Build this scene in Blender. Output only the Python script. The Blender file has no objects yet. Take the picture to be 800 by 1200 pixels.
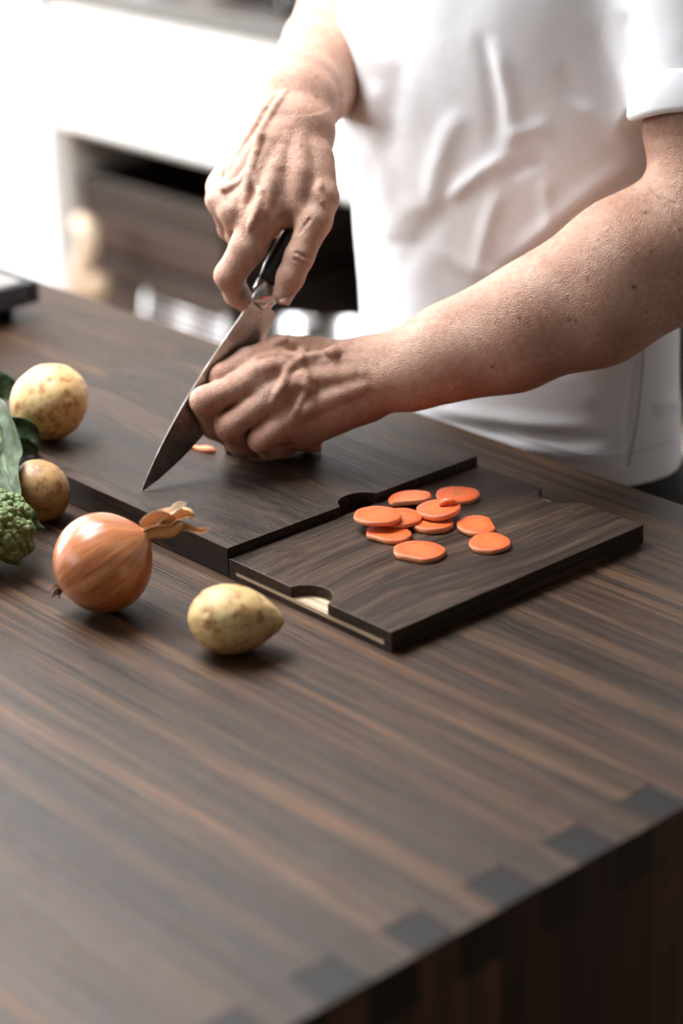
import bpy, bmesh, math, random
import numpy as np
import openvdb as vdb
from mathutils import Vector, Matrix, noise
random.seed(7); rng = np.random.default_rng(7)
scene = bpy.context.scene
COL = scene.collection
PI = math.pi

# ------------------------------------------------------------------ camera
CP = np.array([1.2542, -0.9817, 0.7252])
CR = np.array([0.6686, 0.7432, -0.0256]); CU = np.array([-0.2731, 0.2775, 0.9211]); CW = np.array([-0.6917, 0.6088, -0.3885])
CW /= np.linalg.norm(CW); CR -= CW * (CR @ CW); CR /= np.linalg.norm(CR); CU = np.cross(CR, CW)
FPX = 2547.4
cd = bpy.data.cameras.new('camera'); cam = bpy.data.objects.new('camera', cd); COL.objects.link(cam); scene.camera = cam
cam.matrix_world = Matrix(((CR[0], CU[0], -CW[0], CP[0]), (CR[1], CU[1], -CW[1], CP[1]), (CR[2], CU[2], -CW[2], CP[2]), (0, 0, 0, 1)))
cd.sensor_fit = 'VERTICAL'; cd.sensor_height = 36; cd.lens = FPX / 1200 * 36; cd.clip_start = .05
cd.dof.use_dof = True; cd.dof.focus_distance = 1.77; cd.dof.aperture_fstop = 2.6; cd.dof.aperture_blades = 0

# ------------------------------------------------------------------ world, lights, exposure
world = bpy.data.worlds.new('world'); scene.world = world; world.use_nodes = True
world.node_tree.nodes['Background'].inputs[0].default_value = (.93, .96, 1, 1)
world.node_tree.nodes['Background'].inputs[1].default_value = .13
def area(name, loc, aim, sx, sy, power, color=(1, 1, 1)):
    l = bpy.data.lights.new(name, 'AREA'); l.shape = 'RECTANGLE'; l.size = sx; l.size_y = sy; l.energy = power; l.color = color
    o = bpy.data.objects.new(name, l); COL.objects.link(o); o.location = loc
    o.rotation_euler = (Vector(aim) - Vector(loc)).to_track_quat('-Z', 'Y').to_euler(); return o
area('daylight_left', (-3.72, -.2, .75), (-1, -.1, .55), 3.4, 1.7, 245, (1, .985, .96))
area('daylight_roof', (-1.15, -.1, 1.86), (-1.05, -.08, 0), 1.3, 1.3, 145, (.97, .985, 1))
area('fill_far', (-1.9, -3.6, 1.3), (-1.2, .8, .1), 2.6, 1.6, 50, (.95, .975, 1))  # added fill light on the camera side; no window is built there
scene.view_settings.view_transform = 'Standard'; scene.view_settings.look = 'None'
scene.view_settings.gamma = 1; scene.view_settings.use_curve_mapping = False
scene.view_settings.exposure = 0.06
scene.cycles.max_bounces = 6; scene.cycles.caustics_reflective = False; scene.cycles.caustics_refractive = False
scene.cycles.sample_clamp_indirect = 4

# ------------------------------------------------------------------ helpers
def at(x, y, D):
    return CP + (CR * (x - 400) / FPX - CU * (y - 600) / FPX + CW) * D
def onz(x, y, z=0.):
    d = CR * (x - 400) / FPX - CU * (y - 600) / FPX + CW
    return CP + d * ((z - CP[2]) / d[2])
def proj(P):
    d = np.asarray(P) - CP; w = d @ CW
    return 400 + FPX * (d @ CR) / w, 600 - FPX * (d @ CU) / w

def tag(o, label=None, cat=None, group=None, kind=None):
    if label: o['label'] = label
    if cat: o['category'] = cat
    if group: o['group'] = group
    if kind: o['kind'] = kind
    return o
def empty(name, loc=(0, 0, 0), rot=(0, 0, 0)):
    o = bpy.data.objects.new(name, None); COL.objects.link(o); o.location = loc; o.rotation_euler = rot
    o.empty_display_size = .02; return o
def link(name, me, mat=None, parent=None, smooth=False, loc=None):
    o = bpy.data.objects.new(name, me); COL.objects.link(o)
    if mat:
        for m in (mat if isinstance(mat, (list, tuple)) else [mat]): me.materials.append(m)
    if smooth: me.polygons.foreach_set('use_smooth', [True] * len(me.polygons))
    if loc is not None: o.location = loc
    if parent:
        o.parent = parent
    return o
def bmobj(name, bm, mat, parent=None, smooth=False, loc=None):
    me = bpy.data.meshes.new(name); bm.normal_update(); bm.to_mesh(me); bm.free()
    return link(name, me, mat, parent, smooth, loc)
def box(bm, x0, x1, y0, y1, z0, z1, bev=0, seg=1):
    r = bmesh.ops.create_cube(bm, size=1)
    for v in r['verts']:
        v.co.x = x0 if v.co.x < 0 else x1; v.co.y = y0 if v.co.y < 0 else y1; v.co.z = z0 if v.co.z < 0 else z1
    if bev:
        es = list({e for v in r['verts'] for e in v.link_edges})
        bmesh.ops.bevel(bm, geom=es, offset=bev, segments=seg, affect='EDGES', profile=.5)
def prism(bm, pts, z0, z1):
    lo = [bm.verts.new((x, y, z0)) for x, y in pts]; hi = [bm.verts.new((x, y, z1)) for x, y in pts]
    bm.faces.new(lo[::-1]); bm.faces.new(hi); n = len(pts)
    for i in range(n): bm.faces.new((lo[i], lo[(i + 1) % n], hi[(i + 1) % n], hi[i]))
def lathe(bm, prof, seg=40, mtx=None):
    rings = []
    for r, z in prof:
        if r < 1e-6: rings.append([bm.verts.new((0, 0, z))])
        else: rings.append([bm.verts.new((r * math.cos(2 * PI * i / seg), r * math.sin(2 * PI * i / seg), z)) for i in range(seg)])
    for a, b in zip(rings, rings[1:]):
        for i in range(seg):
            j = (i + 1) % seg
            if len(a) == 1 and len(b) == 1: continue
            if len(a) == 1: bm.faces.new((a[0], b[j], b[i]))
            elif len(b) == 1: bm.faces.new((a[i], a[j], b[0]))
            else: bm.faces.new((a[i], a[j], b[j], b[i]))
    if mtx: bmesh.ops.transform(bm, matrix=mtx, verts=bm.verts)
    bmesh.ops.recalc_face_normals(bm, faces=bm.faces)
def tube(bm, pts, rad, seg=8):
    pts = [Vector(p) for p in pts]; rad = rad if hasattr(rad, '__len__') else [rad] * len(pts); prev = None; nrm = None
    for i, p in enumerate(pts):
        t = (pts[min(i + 1, len(pts) - 1)] - pts[max(i - 1, 0)]).normalized()
        if nrm is None: nrm = t.orthogonal().normalized()
        nrm = (nrm - t * nrm.dot(t)).normalized(); b = t.cross(nrm)
        ring = [bm.verts.new(p + (nrm * math.cos(2 * PI * k / seg) + b * math.sin(2 * PI * k / seg)) * rad[i]) for k in range(seg)]
        if prev:
            for k in range(seg): bm.faces.new((prev[k], prev[(k + 1) % seg], ring[(k + 1) % seg], ring[k]))
        else: bm.faces.new(ring[::-1])
        prev = ring
    bm.faces.new(prev)

# ------------------------------------------------------------------ materials
def mat_new(name):
    m = bpy.data.materials.new(name); m.use_nodes = True; nt = m.node_tree; b = nt.nodes['Principled BSDF']; return m, nt, b
def N(nt, typ, **kw):
    n = nt.nodes.new(typ)
    for k, v in kw.items():
        if k.startswith('i_'):
            key = k[2:]; key = int(key) if key.isdigit() else key.replace('_', ' ')
            n.inputs[key].default_value = v
        else: setattr(n, k, v)
    return n
def ramp(nt, fac, stops, interp='LINEAR'):
    r = nt.nodes.new('ShaderNodeValToRGB'); r.color_ramp.interpolation = interp; els = r.color_ramp.elements
    while len(els) < len(stops): els.new(.5)
    for e, (p, c) in zip(els, stops):
        e.position = p; e.color = (*c, 1) if len(c) == 3 else c
    nt.links.new(fac, r.inputs[0]); return r.outputs[0]
def mixc(nt, a, b, fac, mode='MIX'):
    m = nt.nodes.new('ShaderNodeMix'); m.data_type = 'RGBA'; m.blend_type = mode
    for s, v in ((m.inputs[0], fac), (m.inputs[6], a), (m.inputs[7], b)):
        if hasattr(v, 'links'): nt.links.new(v, s)
        elif isinstance(v, (int, float)): s.default_value = v
        else: s.default_value = (*v, 1)
    return m.outputs[2]
def plain(name, c, rough=.5, metal=0., bump=0, bscale=200, **kw):
    m, nt, b = mat_new(name); b.inputs['Base Color'].default_value = (*c, 1); b.inputs['Roughness'].default_value = rough; b.inputs['Metallic'].default_value = metal
    for k, v in kw.items(): b.inputs[k].default_value = v
    tc = N(nt, 'ShaderNodeTexCoord'); ns = N(nt, 'ShaderNodeTexNoise', i_Scale=bscale, i_Detail=3.); nt.links.new(tc.outputs['Object'], ns.inputs['Vector'])
    col = ramp(nt, ns.outputs[0], [(.3, tuple(x * .93 for x in c)), (.7, tuple(min(1, x * 1.06) for x in c))]); nt.links.new(col, b.inputs['Base Color'])
    if bump:
        bp = N(nt, 'ShaderNodeBump', i_Strength=bump, i_Distance=.001); nt.links.new(ns.outputs[0], bp.inputs['Height']); nt.links.new(bp.outputs[0], b.inputs['Normal'])
    return m
def wood(name, dark, mid, light, axis=0, rough=.4, spread=.35, bump=.25, streak=28., figure=0., spec=.5, tintvar=.5):
    """oak-like wood: long streaks along one axis, fine pores, a different offset and tint per plank"""
    m, nt, b = mat_new(name); L = nt.links
    tc = N(nt, 'ShaderNodeTexCoord'); oi = N(nt, 'ShaderNodeObjectInfo')
    off = N(nt, 'ShaderNodeVectorMath', operation='SCALE'); off.inputs[0].default_value = (7.3, 5.1, 3.7); L.new(oi.outputs['Random'], off.inputs['Scale'])
    add = N(nt, 'ShaderNodeVectorMath', operation='ADD'); L.new(tc.outputs['Object'], add.inputs[0]); L.new(off.outputs[0], add.inputs[1])
    # gentle warping so that the grain is never ruler straight
    wn = N(nt, 'ShaderNodeTexNoise', i_Scale=4., i_Detail=1.); L.new(add.outputs[0], wn.inputs['Vector'])
    wsub = N(nt, 'ShaderNodeVectorMath', operation='SUBTRACT'); L.new(wn.outputs['Color'], wsub.inputs[0]); wsub.inputs[1].default_value = (.5, .5, .5)
    wsc = N(nt, 'ShaderNodeVectorMath', operation='SCALE'); L.new(wsub.outputs[0], wsc.inputs[0]); wsc.inputs['Scale'].default_value = .007 + figure
    wadd = N(nt, 'ShaderNodeVectorMath', operation='ADD'); L.new(add.outputs[0], wadd.inputs[0]); L.new(wsc.outputs[0], wadd.inputs[1])
    def stretched(across, along, detail, rough_=.6):
        s = [across] * 3; s[axis] = along
        mp = N(nt, 'ShaderNodeMapping'); mp.inputs['Scale'].default_value = s; L.new(wadd.outputs[0], mp.inputs['Vector'])
        n = N(nt, 'ShaderNodeTexNoise', i_Scale=1., i_Detail=detail, i_Roughness=rough_); L.new(mp.outputs[0], n.inputs['Vector']); return n.outputs[0]
    big = stretched(streak, 1.1, 4.); fine = stretched(560., 6., 3., .7); midn = stretched(120., 2.4, 3.)
    mx = N(nt, 'ShaderNodeMath', operation='MULTIPLY_ADD', i_1=.45); L.new(midn, mx.inputs[0])
    sc = N(nt, 'ShaderNodeMath', operation='MULTIPLY', i_1=.55); L.new(big, sc.inputs[0]); L.new(sc.outputs[0], mx.inputs[2])
    col = ramp(nt, mx.outputs[0], [(.5 - spread / 2, dark), (.5, mid), (.5 + spread / 2, light)])
    pores = ramp(nt, fine, [(.38, (.30, .28, .27)), (.48, (.85, .84, .83)), (.56, (1.12, 1.10, 1.08)), (.66, (1.7, 1.6, 1.5))])
    col = mixc(nt, col, pores, .85, 'MULTIPLY')
    tv = ramp(nt, oi.outputs['Random'], [(0, (1 - tintvar * .45,) * 3), (.5, (1, 1, 1)), (1, (1 + tintvar * .55, 1 + tintvar * .45, 1 + tintvar * .35))])
    col = mixc(nt, col, tv, 1., 'MULTIPLY')
    L.new(col, b.inputs['Base Color'])
    rr = ramp(nt, midn, [(.3, (rough * .85,) * 3), (.7, (min(1, rough * 1.25),) * 3)]); L.new(rr, b.inputs['Roughness'])
    bp = N(nt, 'ShaderNodeBump', i_Strength=bump, i_Distance=.0006); L.new(fine, bp.inputs['Height']); L.new(bp.outputs[0], b.inputs['Normal'])
    b.inputs['Specular IOR Level'].default_value = spec
    return m
M = {}
M['table'] = wood('dark_oiled_oak', (.010, .0050, .0027), (.036, .0170, .0078), (.112, .056, .025), 0, .42, .34, 1., 44., spec=.27, tintvar=.45)
M['table_side'] = wood('dark_oiled_oak_upright', (.016, .008, .005), (.055, .026, .013), (.15, .075, .036), 2, .55, .34, .4, 26., spec=.3, tintvar=1.1)
M['endgrain'] = plain('end_grain', (.008, .007, .0065), .5, bump=.3, bscale=900, **{'Specular IOR Level': .25})
M['board'] = wood('smoked_oak', (.008, .0044, .0029), (.023, .0128, .0080), (.062, .035, .021), 0, .44, .34, .9, 30., figure=.05, spec=.27, tintvar=.15)
M['board2'] = wood('smoked_oak_cross', (.008, .0044, .0029), (.027, .0148, .0088), (.072, .041, .024), 1, .46, .34, .9, 30., figure=.05, spec=.27, tintvar=.15)
M['maple'] = wood('pale_maple', (.42, .31, .20), (.55, .42, .28), (.66, .53, .38), 0, .5, .4, .1, 60., tintvar=0)
M['white'] = plain('white_lacquer', (.86, .86, .86), .35)
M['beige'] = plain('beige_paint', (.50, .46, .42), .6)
M['black'] = plain('black_plastic', (.012, .012, .013), .35)
M['iron'] = plain('cast_iron', (.02, .02, .021), .45, .3)
M['steel'] = plain('brushed_steel', (.55, .55, .56), .28, 1.)
M['glass'] = plain('clear_glass', (.95, .97, .97), .03, **{'Transmission Weight': 1., 'IOR': 1.45})
M['copper'] = plain('warm_wood_bowl', (.42, .26, .17), .5)
M['darkwood'] = wood('brown_crate_wood', (.010, .005, .003), (.028, .013, .007), (.06, .028, .015), 0, .5, .4, .3, 26., tintvar=.9)
M['plaster'] = plain('white_plaster', (.62, .61, .60), .8, bump=.2, bscale=60)
M['floor'] = wood('floor_oak', (.10, .06, .035), (.17, .105, .065), (.26, .17, .11), 0, .5, .4, .2, 20., tintvar=.4)

# ------------------------------------------------------------------ the setting
def structure(name, bm, mat): return tag(bmobj(name, bm, mat), kind='structure')
bm = bmesh.new(); box(bm, -3.75, 3.2, -3.2, 2.25, -.96, -.915); floor = structure('floor', bm, plain('subfloor', (.08, .06, .05), .8))
fb = bmesh.new(); box(fb, -.9, .9, -.066, .066, 0, .012, .0015); fme = bpy.data.meshes.new('floor_board'); fb.to_mesh(fme); fb.free(); fme.materials.append(M['floor'])
for j in range(40):
    for i in range(4):
        o = bpy.data.objects.new('floor_board', fme); COL.objects.link(o); o.parent = floor
        o.location = (-2.9 + 1.804 * i + (.6 if j % 2 else 0) - .3, -3.1 + .1345 * j, -.915)
bm = bmesh.new(); box(bm, -3.8, 3.2, 2.2, 2.3, -.915, 1.75); structure('wall_back', bm, M['plaster'])
bm = bmesh.new()
wy0, wy1, wz0, wz1 = -1.95, 1.6, -.15, 1.65
box(bm, -3.85, -3.75, -3.2, wy0, -.915, 1.75); box(bm, -3.85, -3.75, wy1, 2.2, -.915, 1.75)
box(bm, -3.85, -3.75, wy0, wy1, -.915, wz0); box(bm, -3.85, -3.75, wy0, wy1, wz1, 1.75)
structure('wall_left', bm, M['plaster'])
bm = bmesh.new()
for y in (wy0 + .03, -.75, .42, wy1 - .03): box(bm, -3.84, -3.76, y - .03, y + .03, wz0, wz1, .004)
box(bm, -3.838, -3.762, wy0, wy1, wz0, wz0 + .05, .004); box(bm, -3.838, -3.762, wy0, wy1, wz1 - .05, wz1, .004)
structure('window_1', bm, M['white'])
bm = bmesh.new()
for r_ in ((-3.85, -1.9, -3.2, 2.3), (-.4, 3.2, -3.2, 2.3), (-1.9, -.4, -3.2, -.9), (-1.9, -.4, .7, 2.3)): box(bm, *r_, 1.75, 1.83)
structure('ceiling', bm, M['plaster'])
bm = bmesh.new()
for r_ in ((-1.9, -1.86, -.9, .7), (-.44, -.4, -.9, .7), (-1.86, -.44, -.9, -.86), (-1.86, -.44, .66, .7)): box(bm, *r_, 1.74, 1.85, .004)
structure('window_2', bm, M['white'])

# ------------------------------------------------------------------ kitchen counter with box-jointed waterfall end
XL, XE, YF, YN, T = -1.55, .4848, .3701, -.7815, .034
island = tag(empty('kitchen_counter', (-.5, -.2, -.903)), 'dark oiled oak counter with box-jointed corner, nearest to the viewer', 'counter')
fing = [(-.0455 + .07 * k, -.0115 + .07 * k) for k in range(-10, 6)]          # the upright panel's fingers (end grain shows on top)
def set_mats_by_normal(me, axis):                                              # faces across the grain show end grain
    for p in me.polygons:
        if abs(p.normal[axis]) > .9: p.material_index = 1
def child(o, parent):
    o.parent = parent; o.location = Vector(o.location) - Vector(parent.location); return o
splits = [YN] + [-.0285 + .07 * k + .035 for k in (-9, -8, -6, -5, -4, -3, -2, -1, 0, 1, 3, 4)] + [YF]
g = .00006
for y0, y1 in zip(splits, splits[1:]):
    bm = bmesh.new(); box(bm, XL, XE - T, y0 + g, y1 - g, -T, 0, .00012)
    edges = sorted([y0] + [v for f in fing for v in f if y0 < v < y1] + [y1])
    for a, b in zip(edges, edges[1:]):
        if not any(f[0] - 1e-6 <= (a + b) / 2 <= f[1] + 1e-6 for f in fing):
            box(bm, XE - T - .0006, XE, a + g, b - g, -T, 0, .00012)
    c = Vector(((XL + XE) / 2, (y0 + y1) / 2, -T / 2)); bmesh.ops.translate(bm, verts=bm.verts, vec=-c)
    o = bmobj('plank', bm, [M['table'], M['endgrain']], loc=c); set_mats_by_normal(o.data, 0); child(o, island)
ps = [YN] + [-.0455 + .07 * k + .034 * s for k, s in ((-9, 1), (-8, 0), (-7, 1), (-5, 0), (-4, 1), (-3, 0), (-2, 0), (0, 0), (1, 1), (3, 0))] + [YF]
for y0, y1 in zip(ps, ps[1:]):
    bm = bmesh.new(); box(bm, XE - T, XE - .0003, y0 + g, y1 - g, -.903, -T - .0003, .0004)
    for a, b in fing:
        a2, b2 = max(a, y0), min(b, y1)
        if b2 - a2 > .004: box(bm, XE - T + .0003, XE - .0003, a2 + g, b2 - g, -T - .001, -.0002, .0004)
    c = Vector((XE - T / 2, (y0 + y1) / 2, -.45)); bmesh.ops.translate(bm, verts=bm.verts, vec=-c)
    o = bmobj('end_plank', bm, [M['table_side'], M['endgrain']], loc=c); set_mats_by_normal(o.data, 2); child(o, island)
# the small faces of the top planks' fingers in the end panel are end grain already (normal along the grain)
bm = bmesh.new(); box(bm, XL, XL + .034, YN + .02, YF - .02, -.903, -T, .001); child(bmobj('far_panel', bm, M['table_side']), island)
bm = bmesh.new(); box(bm, XL + .034, XE - T, YF - .06, YF - .04, -.85, -T, .001); child(bmobj('back_panel', bm, M['table_side']), island)

# ------------------------------------------------------------------ cutting boards
def arc(cx, cy, r, a0, a1, n=20): return [(cx + r * math.cos(a0 + (a1 - a0) * i / n), cy + r * math.sin(a0 + (a1 - a0) * i / n)) for i in range(n + 1)]
W = .2833
def bevel_top(o, w=.0007):
    md = o.modifiers.new('bevel', 'BEVEL'); md.width = w; md.segments = 2; md.limit_method = 'ANGLE'; md.angle_limit = math.radians(50)
b1 = tag(empty('cutting_board', (-.21, W / 2, 0)), 'long dark smoked oak cutting board lying under the knife and hands', 'cutting board', 'dark oak cutting boards')
L1, H1 = .4173, .0257
bm = bmesh.new()
dy = .0205; da = math.asin(min(1, dy / .0215))
pts = [(-L1, 0), (-.0006, 0), (-.0006, .1417 - dy)] + arc(.006, .1417, .0215, PI + da, PI - da)[0:] + [(-.0006, .1417 + dy), (-.0006, W), (-L1, W)]
prism(bm, pts, .0008, H1); o = bmobj('slab', bm, M['board']); bevel_top(o); child(o, b1)
for x in (-.38, -.04):
    for y in (.03, .25):
        bm = bmesh.new(); box(bm, x - .01, x + .01, y - .01, y + .01, 0, .0009); child(bmobj('foot_pad', bm, M['black']), b1)
L2, H2 = .1908, .0174
b2 = tag(empty('cutting_board', (L2 / 2, W / 2, 0)), 'short dark oak cutting board holding carrot slices, pale maple strip in its edge', 'cutting board', 'dark oak cutting boards')
bm = bmesh.new(); box(bm, .0006, L2, 0, W, .0008, .0044); o = bmobj('lower_slab', bm, M['board2']); child(o, b2)
for xa, xb in ((.0006, .0085), (.1825, L2)):
    bm = bmesh.new(); box(bm, xa, xb, 0, W, .0044, .0080); child(bmobj('side_rail', bm, M['board2']), b2)
bm = bmesh.new(); box(bm, .0087, .1823, .0002, W - .0002, .0045, .0079); child(tag(bmobj('inlay_strip', bm, M['maple']), 'pale maple inlay strip'), b2)
bm = bmesh.new()
nr, nc = .0215, .004
h = math.asin(nc / nr)
pts = [(.0006, 0)] + arc(.0985, -nc, nr, PI - h, h) + [(L2, 0), (L2, W)] + arc(.0985, W + nc, nr, -h, -PI + h) + [(.0006, W)]
prism(bm, pts, .0080, H2); o = bmobj('top_slab', bm, M['board2']); bevel_top(o, .0006); child(o, b2)
# engraved letters on the right-hand edge of the short board
tcu = bpy.data.curves.new('engraved_lettering', 'FONT'); tcu.body = 'HAUGEN'; tcu.size = .0085; tcu.extrude = .0001; tcu.space_character = 1.15
to = bpy.data.objects.new('engraved_lettering', tcu); COL.objects.link(to); tcu.materials.append(plain('burnt_letters', (.006, .005, .004), .7))
to.matrix_world = Matrix(((0, 0, 1, L2 + .0001), (1, 0, 0, .218), (0, 1, 0, .0055), (0, 0, 0, 1)))
bpy.context.view_layer.update(); tm = bpy.data.meshes.new_from_object(to.evaluated_get(bpy.context.evaluated_depsgraph_get())); tw = to.matrix_world.copy(); bpy.data.objects.remove(to); to = link('engraved_lettering', tm); to.matrix_world = tw; to.parent = b2; to.matrix_parent_inverse = Matrix.Translation(-Vector(b2.location))

# ------------------------------------------------------------------ carrot slices
def carrot_mats():
    m, nt, b = mat_new('carrot_flesh'); L = nt.links
    tc = N(nt, 'ShaderNodeTexCoord'); oi = N(nt, 'ShaderNodeObjectInfo')
    sx = N(nt, 'ShaderNodeSeparateXYZ'); L.new(tc.outputs['Object'], sx.inputs[0])
    cx = N(nt, 'ShaderNodeCombineXYZ'); L.new(sx.outputs[0], cx.inputs[0]); L.new(sx.outputs[1], cx.inputs[1])
    ln = N(nt, 'ShaderNodeVectorMath', operation='LENGTH'); L.new(cx.outputs[0], ln.inputs[0])
    n1 = N(nt, 'ShaderNodeTexNoise', i_Scale=350., i_Detail=4.); L.new(tc.outputs['Object'], n1.inputs['Vector'])
    ma = N(nt, 'ShaderNodeMath', operation='MULTIPLY_ADD', i_1=.006); L.new(n1.outputs[0], ma.inputs[0]); L.new(ln.outputs['Value'], ma.inputs[2])
    c = ramp(nt, ma.outputs[0], [(.0, (.50, .13, .03)), (.005, (.42, .10, .02)), (.0075, (.66, .135, .025)), (.0125, (.68, .11, .022)), (.019, (.62, .09, .018)), (.024, (.68, .14, .04))])
    n2 = N(nt, 'ShaderNodeTexNoise', i_Scale=900., i_Detail=2.); L.new(tc.outputs['Object'], n2.inputs['Vector'])
    sp = ramp(nt, n2.outputs[0], [(.35, (.72, .66, .6)), (.5, (1, 1, 1)), (.66, (1.2, 1.3, 1.5))])
    c = mixc(nt, c, sp, .6, 'MULTIPLY'); L.new(c, b.inputs['Base Color'])
    b.inputs['Roughness'].default_value = .42; b.inputs['Subsurface Weight'].default_value = .15; b.inputs['Subsurface Radius'].default_value = (.004, .0015, .0008); b.inputs['Subsurface Scale'].default_value = 1
    bp = N(nt, 'ShaderNodeBump', i_Strength=.5, i_Distance=.0004); L.new(n2.outputs[0], bp.inputs['Height']); L.new(bp.outputs[0], b.inputs['Normal'])
    m2 = plain('carrot_peel', (.72, .27, .12), .6, bump=.6, bscale=500)
    return m, m2
M['carrot'], M['peel'] = carrot_mats()
def disc_mesh(rx, ry, th, seed, flat=None, curl=False):
    bm = bmesh.new(); n = 56; rd = random.Random(seed); ph = [rd.uniform(0, 6.28) for _ in range(4)]
    prof = [(0, th / 2), (.35, th / 2), (.7, th / 2), (.955, th / 2), (1, th / 2 - .0004), (1.004, 0), (1, -th / 2 + .0004), (.955, -th / 2), (0, -th / 2)]
    rings = []
    for q, (f, z) in enumerate(prof):
        if f == 0: rings.append([bm.verts.new((0, 0, z))]); continue
        ring = []
        for i in range(n):
            a = 2 * PI * i / n
            w = 1 + .025 * math.sin(2 * a + ph[0]) + .018 * math.sin(3 * a + ph[1]) + .01 * math.sin(7 * a + ph[2])
            x, y = f * rx * w * math.cos(a), f * ry * w * math.sin(a)
            if flat and y < -flat * ry * f: y = -flat * ry * f - .15 * (abs(y) - flat * ry * f)
            zz = z + .00025 * math.sin(3 * a + ph[3]) * f
            ring.append(bm.verts.new((x, y, zz)))
        rings.append(ring)
    for a, b in zip(rings, rings[1:]):
        for i in range(n):
            j = (i + 1) % n
            if len(a) == 1: f = bm.faces.new((a[0], b[i], b[j]))
            elif len(b) == 1: f = bm.faces.new((a[i], b[0], a[j]))
            else: f = bm.faces.new((a[i], b[i], b[j], a[j]))
    bmesh.ops.recalc_face_normals(bm, faces=bm.faces)
    return bm
def place_disc(px, py, zc, wpx, th, seed, label, rx=0, ry=0, rz=0, sq=.93, flat=None):
    P = onz(px, py, zc); D = (P - CP) @ CW; r = wpx / 2 * D / FPX
    bm = disc_mesh(r, r * sq, th, seed, flat); o = bmobj('carrot_slice', bm, [M['carrot'], M['peel']], smooth=True)
    for p in o.data.polygons:
        c = p.center; 
        if abs(p.normal.z) < .75: p.material_index = 1
    o.location = P; o.rotation_euler = (rx, ry, rz)
    return tag(o, label, 'carrot slice', 'carrot slices on the short board')
z0 = H2
S = [
 (491, 647, z0 + .0024, 60, .0046, 1, 'largest carrot slice, lying alone nearest the front of the short board', 0, 0, .4, .9, .86),
 (573.5, 637, z0 + .0022, 52, .0042, 2, 'round carrot slice at the right end of the group, clear orange face', 0, 0, 1.9, .93, None),
 (558.5, 616.5, z0 + .0023, 53, .0040, 3, 'carrot slice with a pointed left side, just behind the rightmost slice', .02, 0, 2.6, .88, .8),
 (536, 581, z0 + .0022, 49.5, .0042, 4, 'carrot slice farthest back, lying alone near the seam of the boards', .02, 0, .8, .95, None),
 (506, 614, z0 + .0026, 50, .0050, 5, 'carrot slice underneath the one with a curl, in the middle stack', 0, 0, 1.2, .95, None),
 (513.5, 597.5, z0 + .0095, 53, .0044, 6, 'carrot slice with a torn curl of flesh, on top of the middle stack', .05, -.06, .3, .9, None),
 (455, 626, z0 + .0022, 55, .0042, 7, 'carrot slice at the bottom of the left stack of three', 0, 0, .2, .88, .85),
 (468.5, 607, z0 + .0066, 52, .0040, 8, 'carrot slice sandwiched in the left stack, its right side showing', .02, .05, 1.0, .95, None),
 (442, 605, z0 + .0112, 56, .0040, 9, 'topmost carrot slice of the left stack, leftmost of all', 0, -.02, .5, .93, None),
 (480, 584.5, z0 + .0050, 51, .0046, 10, 'tilted carrot slice leaning behind the two stacks', -.02, -.13, .75, .8, .6),
]
for s in S: sl = place_disc(*s); S6 = sl if s[5] == 6 else globals().get('S6')
bm = bmesh.new()
P = onz(518, 592, z0 + .0125)
tube(bm, [P + CR * a + np.array([0, 0, b]) for a, b in ((-.002, .000), (.003, .0032), (.008, .0036), (.013, .0005))], [.0022, .0032, .003, .0014], 10)
cu = bmobj('curl', bm, M['carrot'], smooth=True); cu.parent = S6; bpy.context.view_layer.update(); cu.matrix_parent_inverse = S6.matrix_world.inverted()

# sliver and the carrot being cut
bm = bmesh.new()
A, B = onz(216, 522, H1 + .0012), onz(252, 529, H1 + .0022)
tube(bm, [A + (B - A) * t + np.array([0, 0, .0006 * math.sin(t * 9)]) for t in np.linspace(0, 1, 8)], [.0006, .0014, .0018, .0024, .0032, .0038, .0034, .0014], 10)
bmesh.ops.scale(bm, vec=(1, 1, 1), verts=bm.verts)
tag(bmobj('carrot_sliver', bm, M['peel'], smooth=True), 'thin pale sliver of carrot beside the knife blade', 'carrot piece')
bm = bmesh.new()
A, B = onz(264, 511, H1 + .013), onz(376, 520, H1 + .0085)
ts = np.linspace(0, 1, 16)
tube(bm, [A + (B - A) * t + np.array([0, 0, .0003 * math.sin(t * 20)]) for t in ts], [.0128 - .0048 * t + .0003 * math.sin(t * 31) for t in ts], 28)
car = tag(bmobj('carrot', bm, [M['peel'], M['carrot']], smooth=True), 'peeled carrot held under the curled left hand by the blade', 'carrot')
for p in car.data.polygons:
    if len(p.vertices) > 4: p.material_index = 1; p.use_smooth = False

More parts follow.
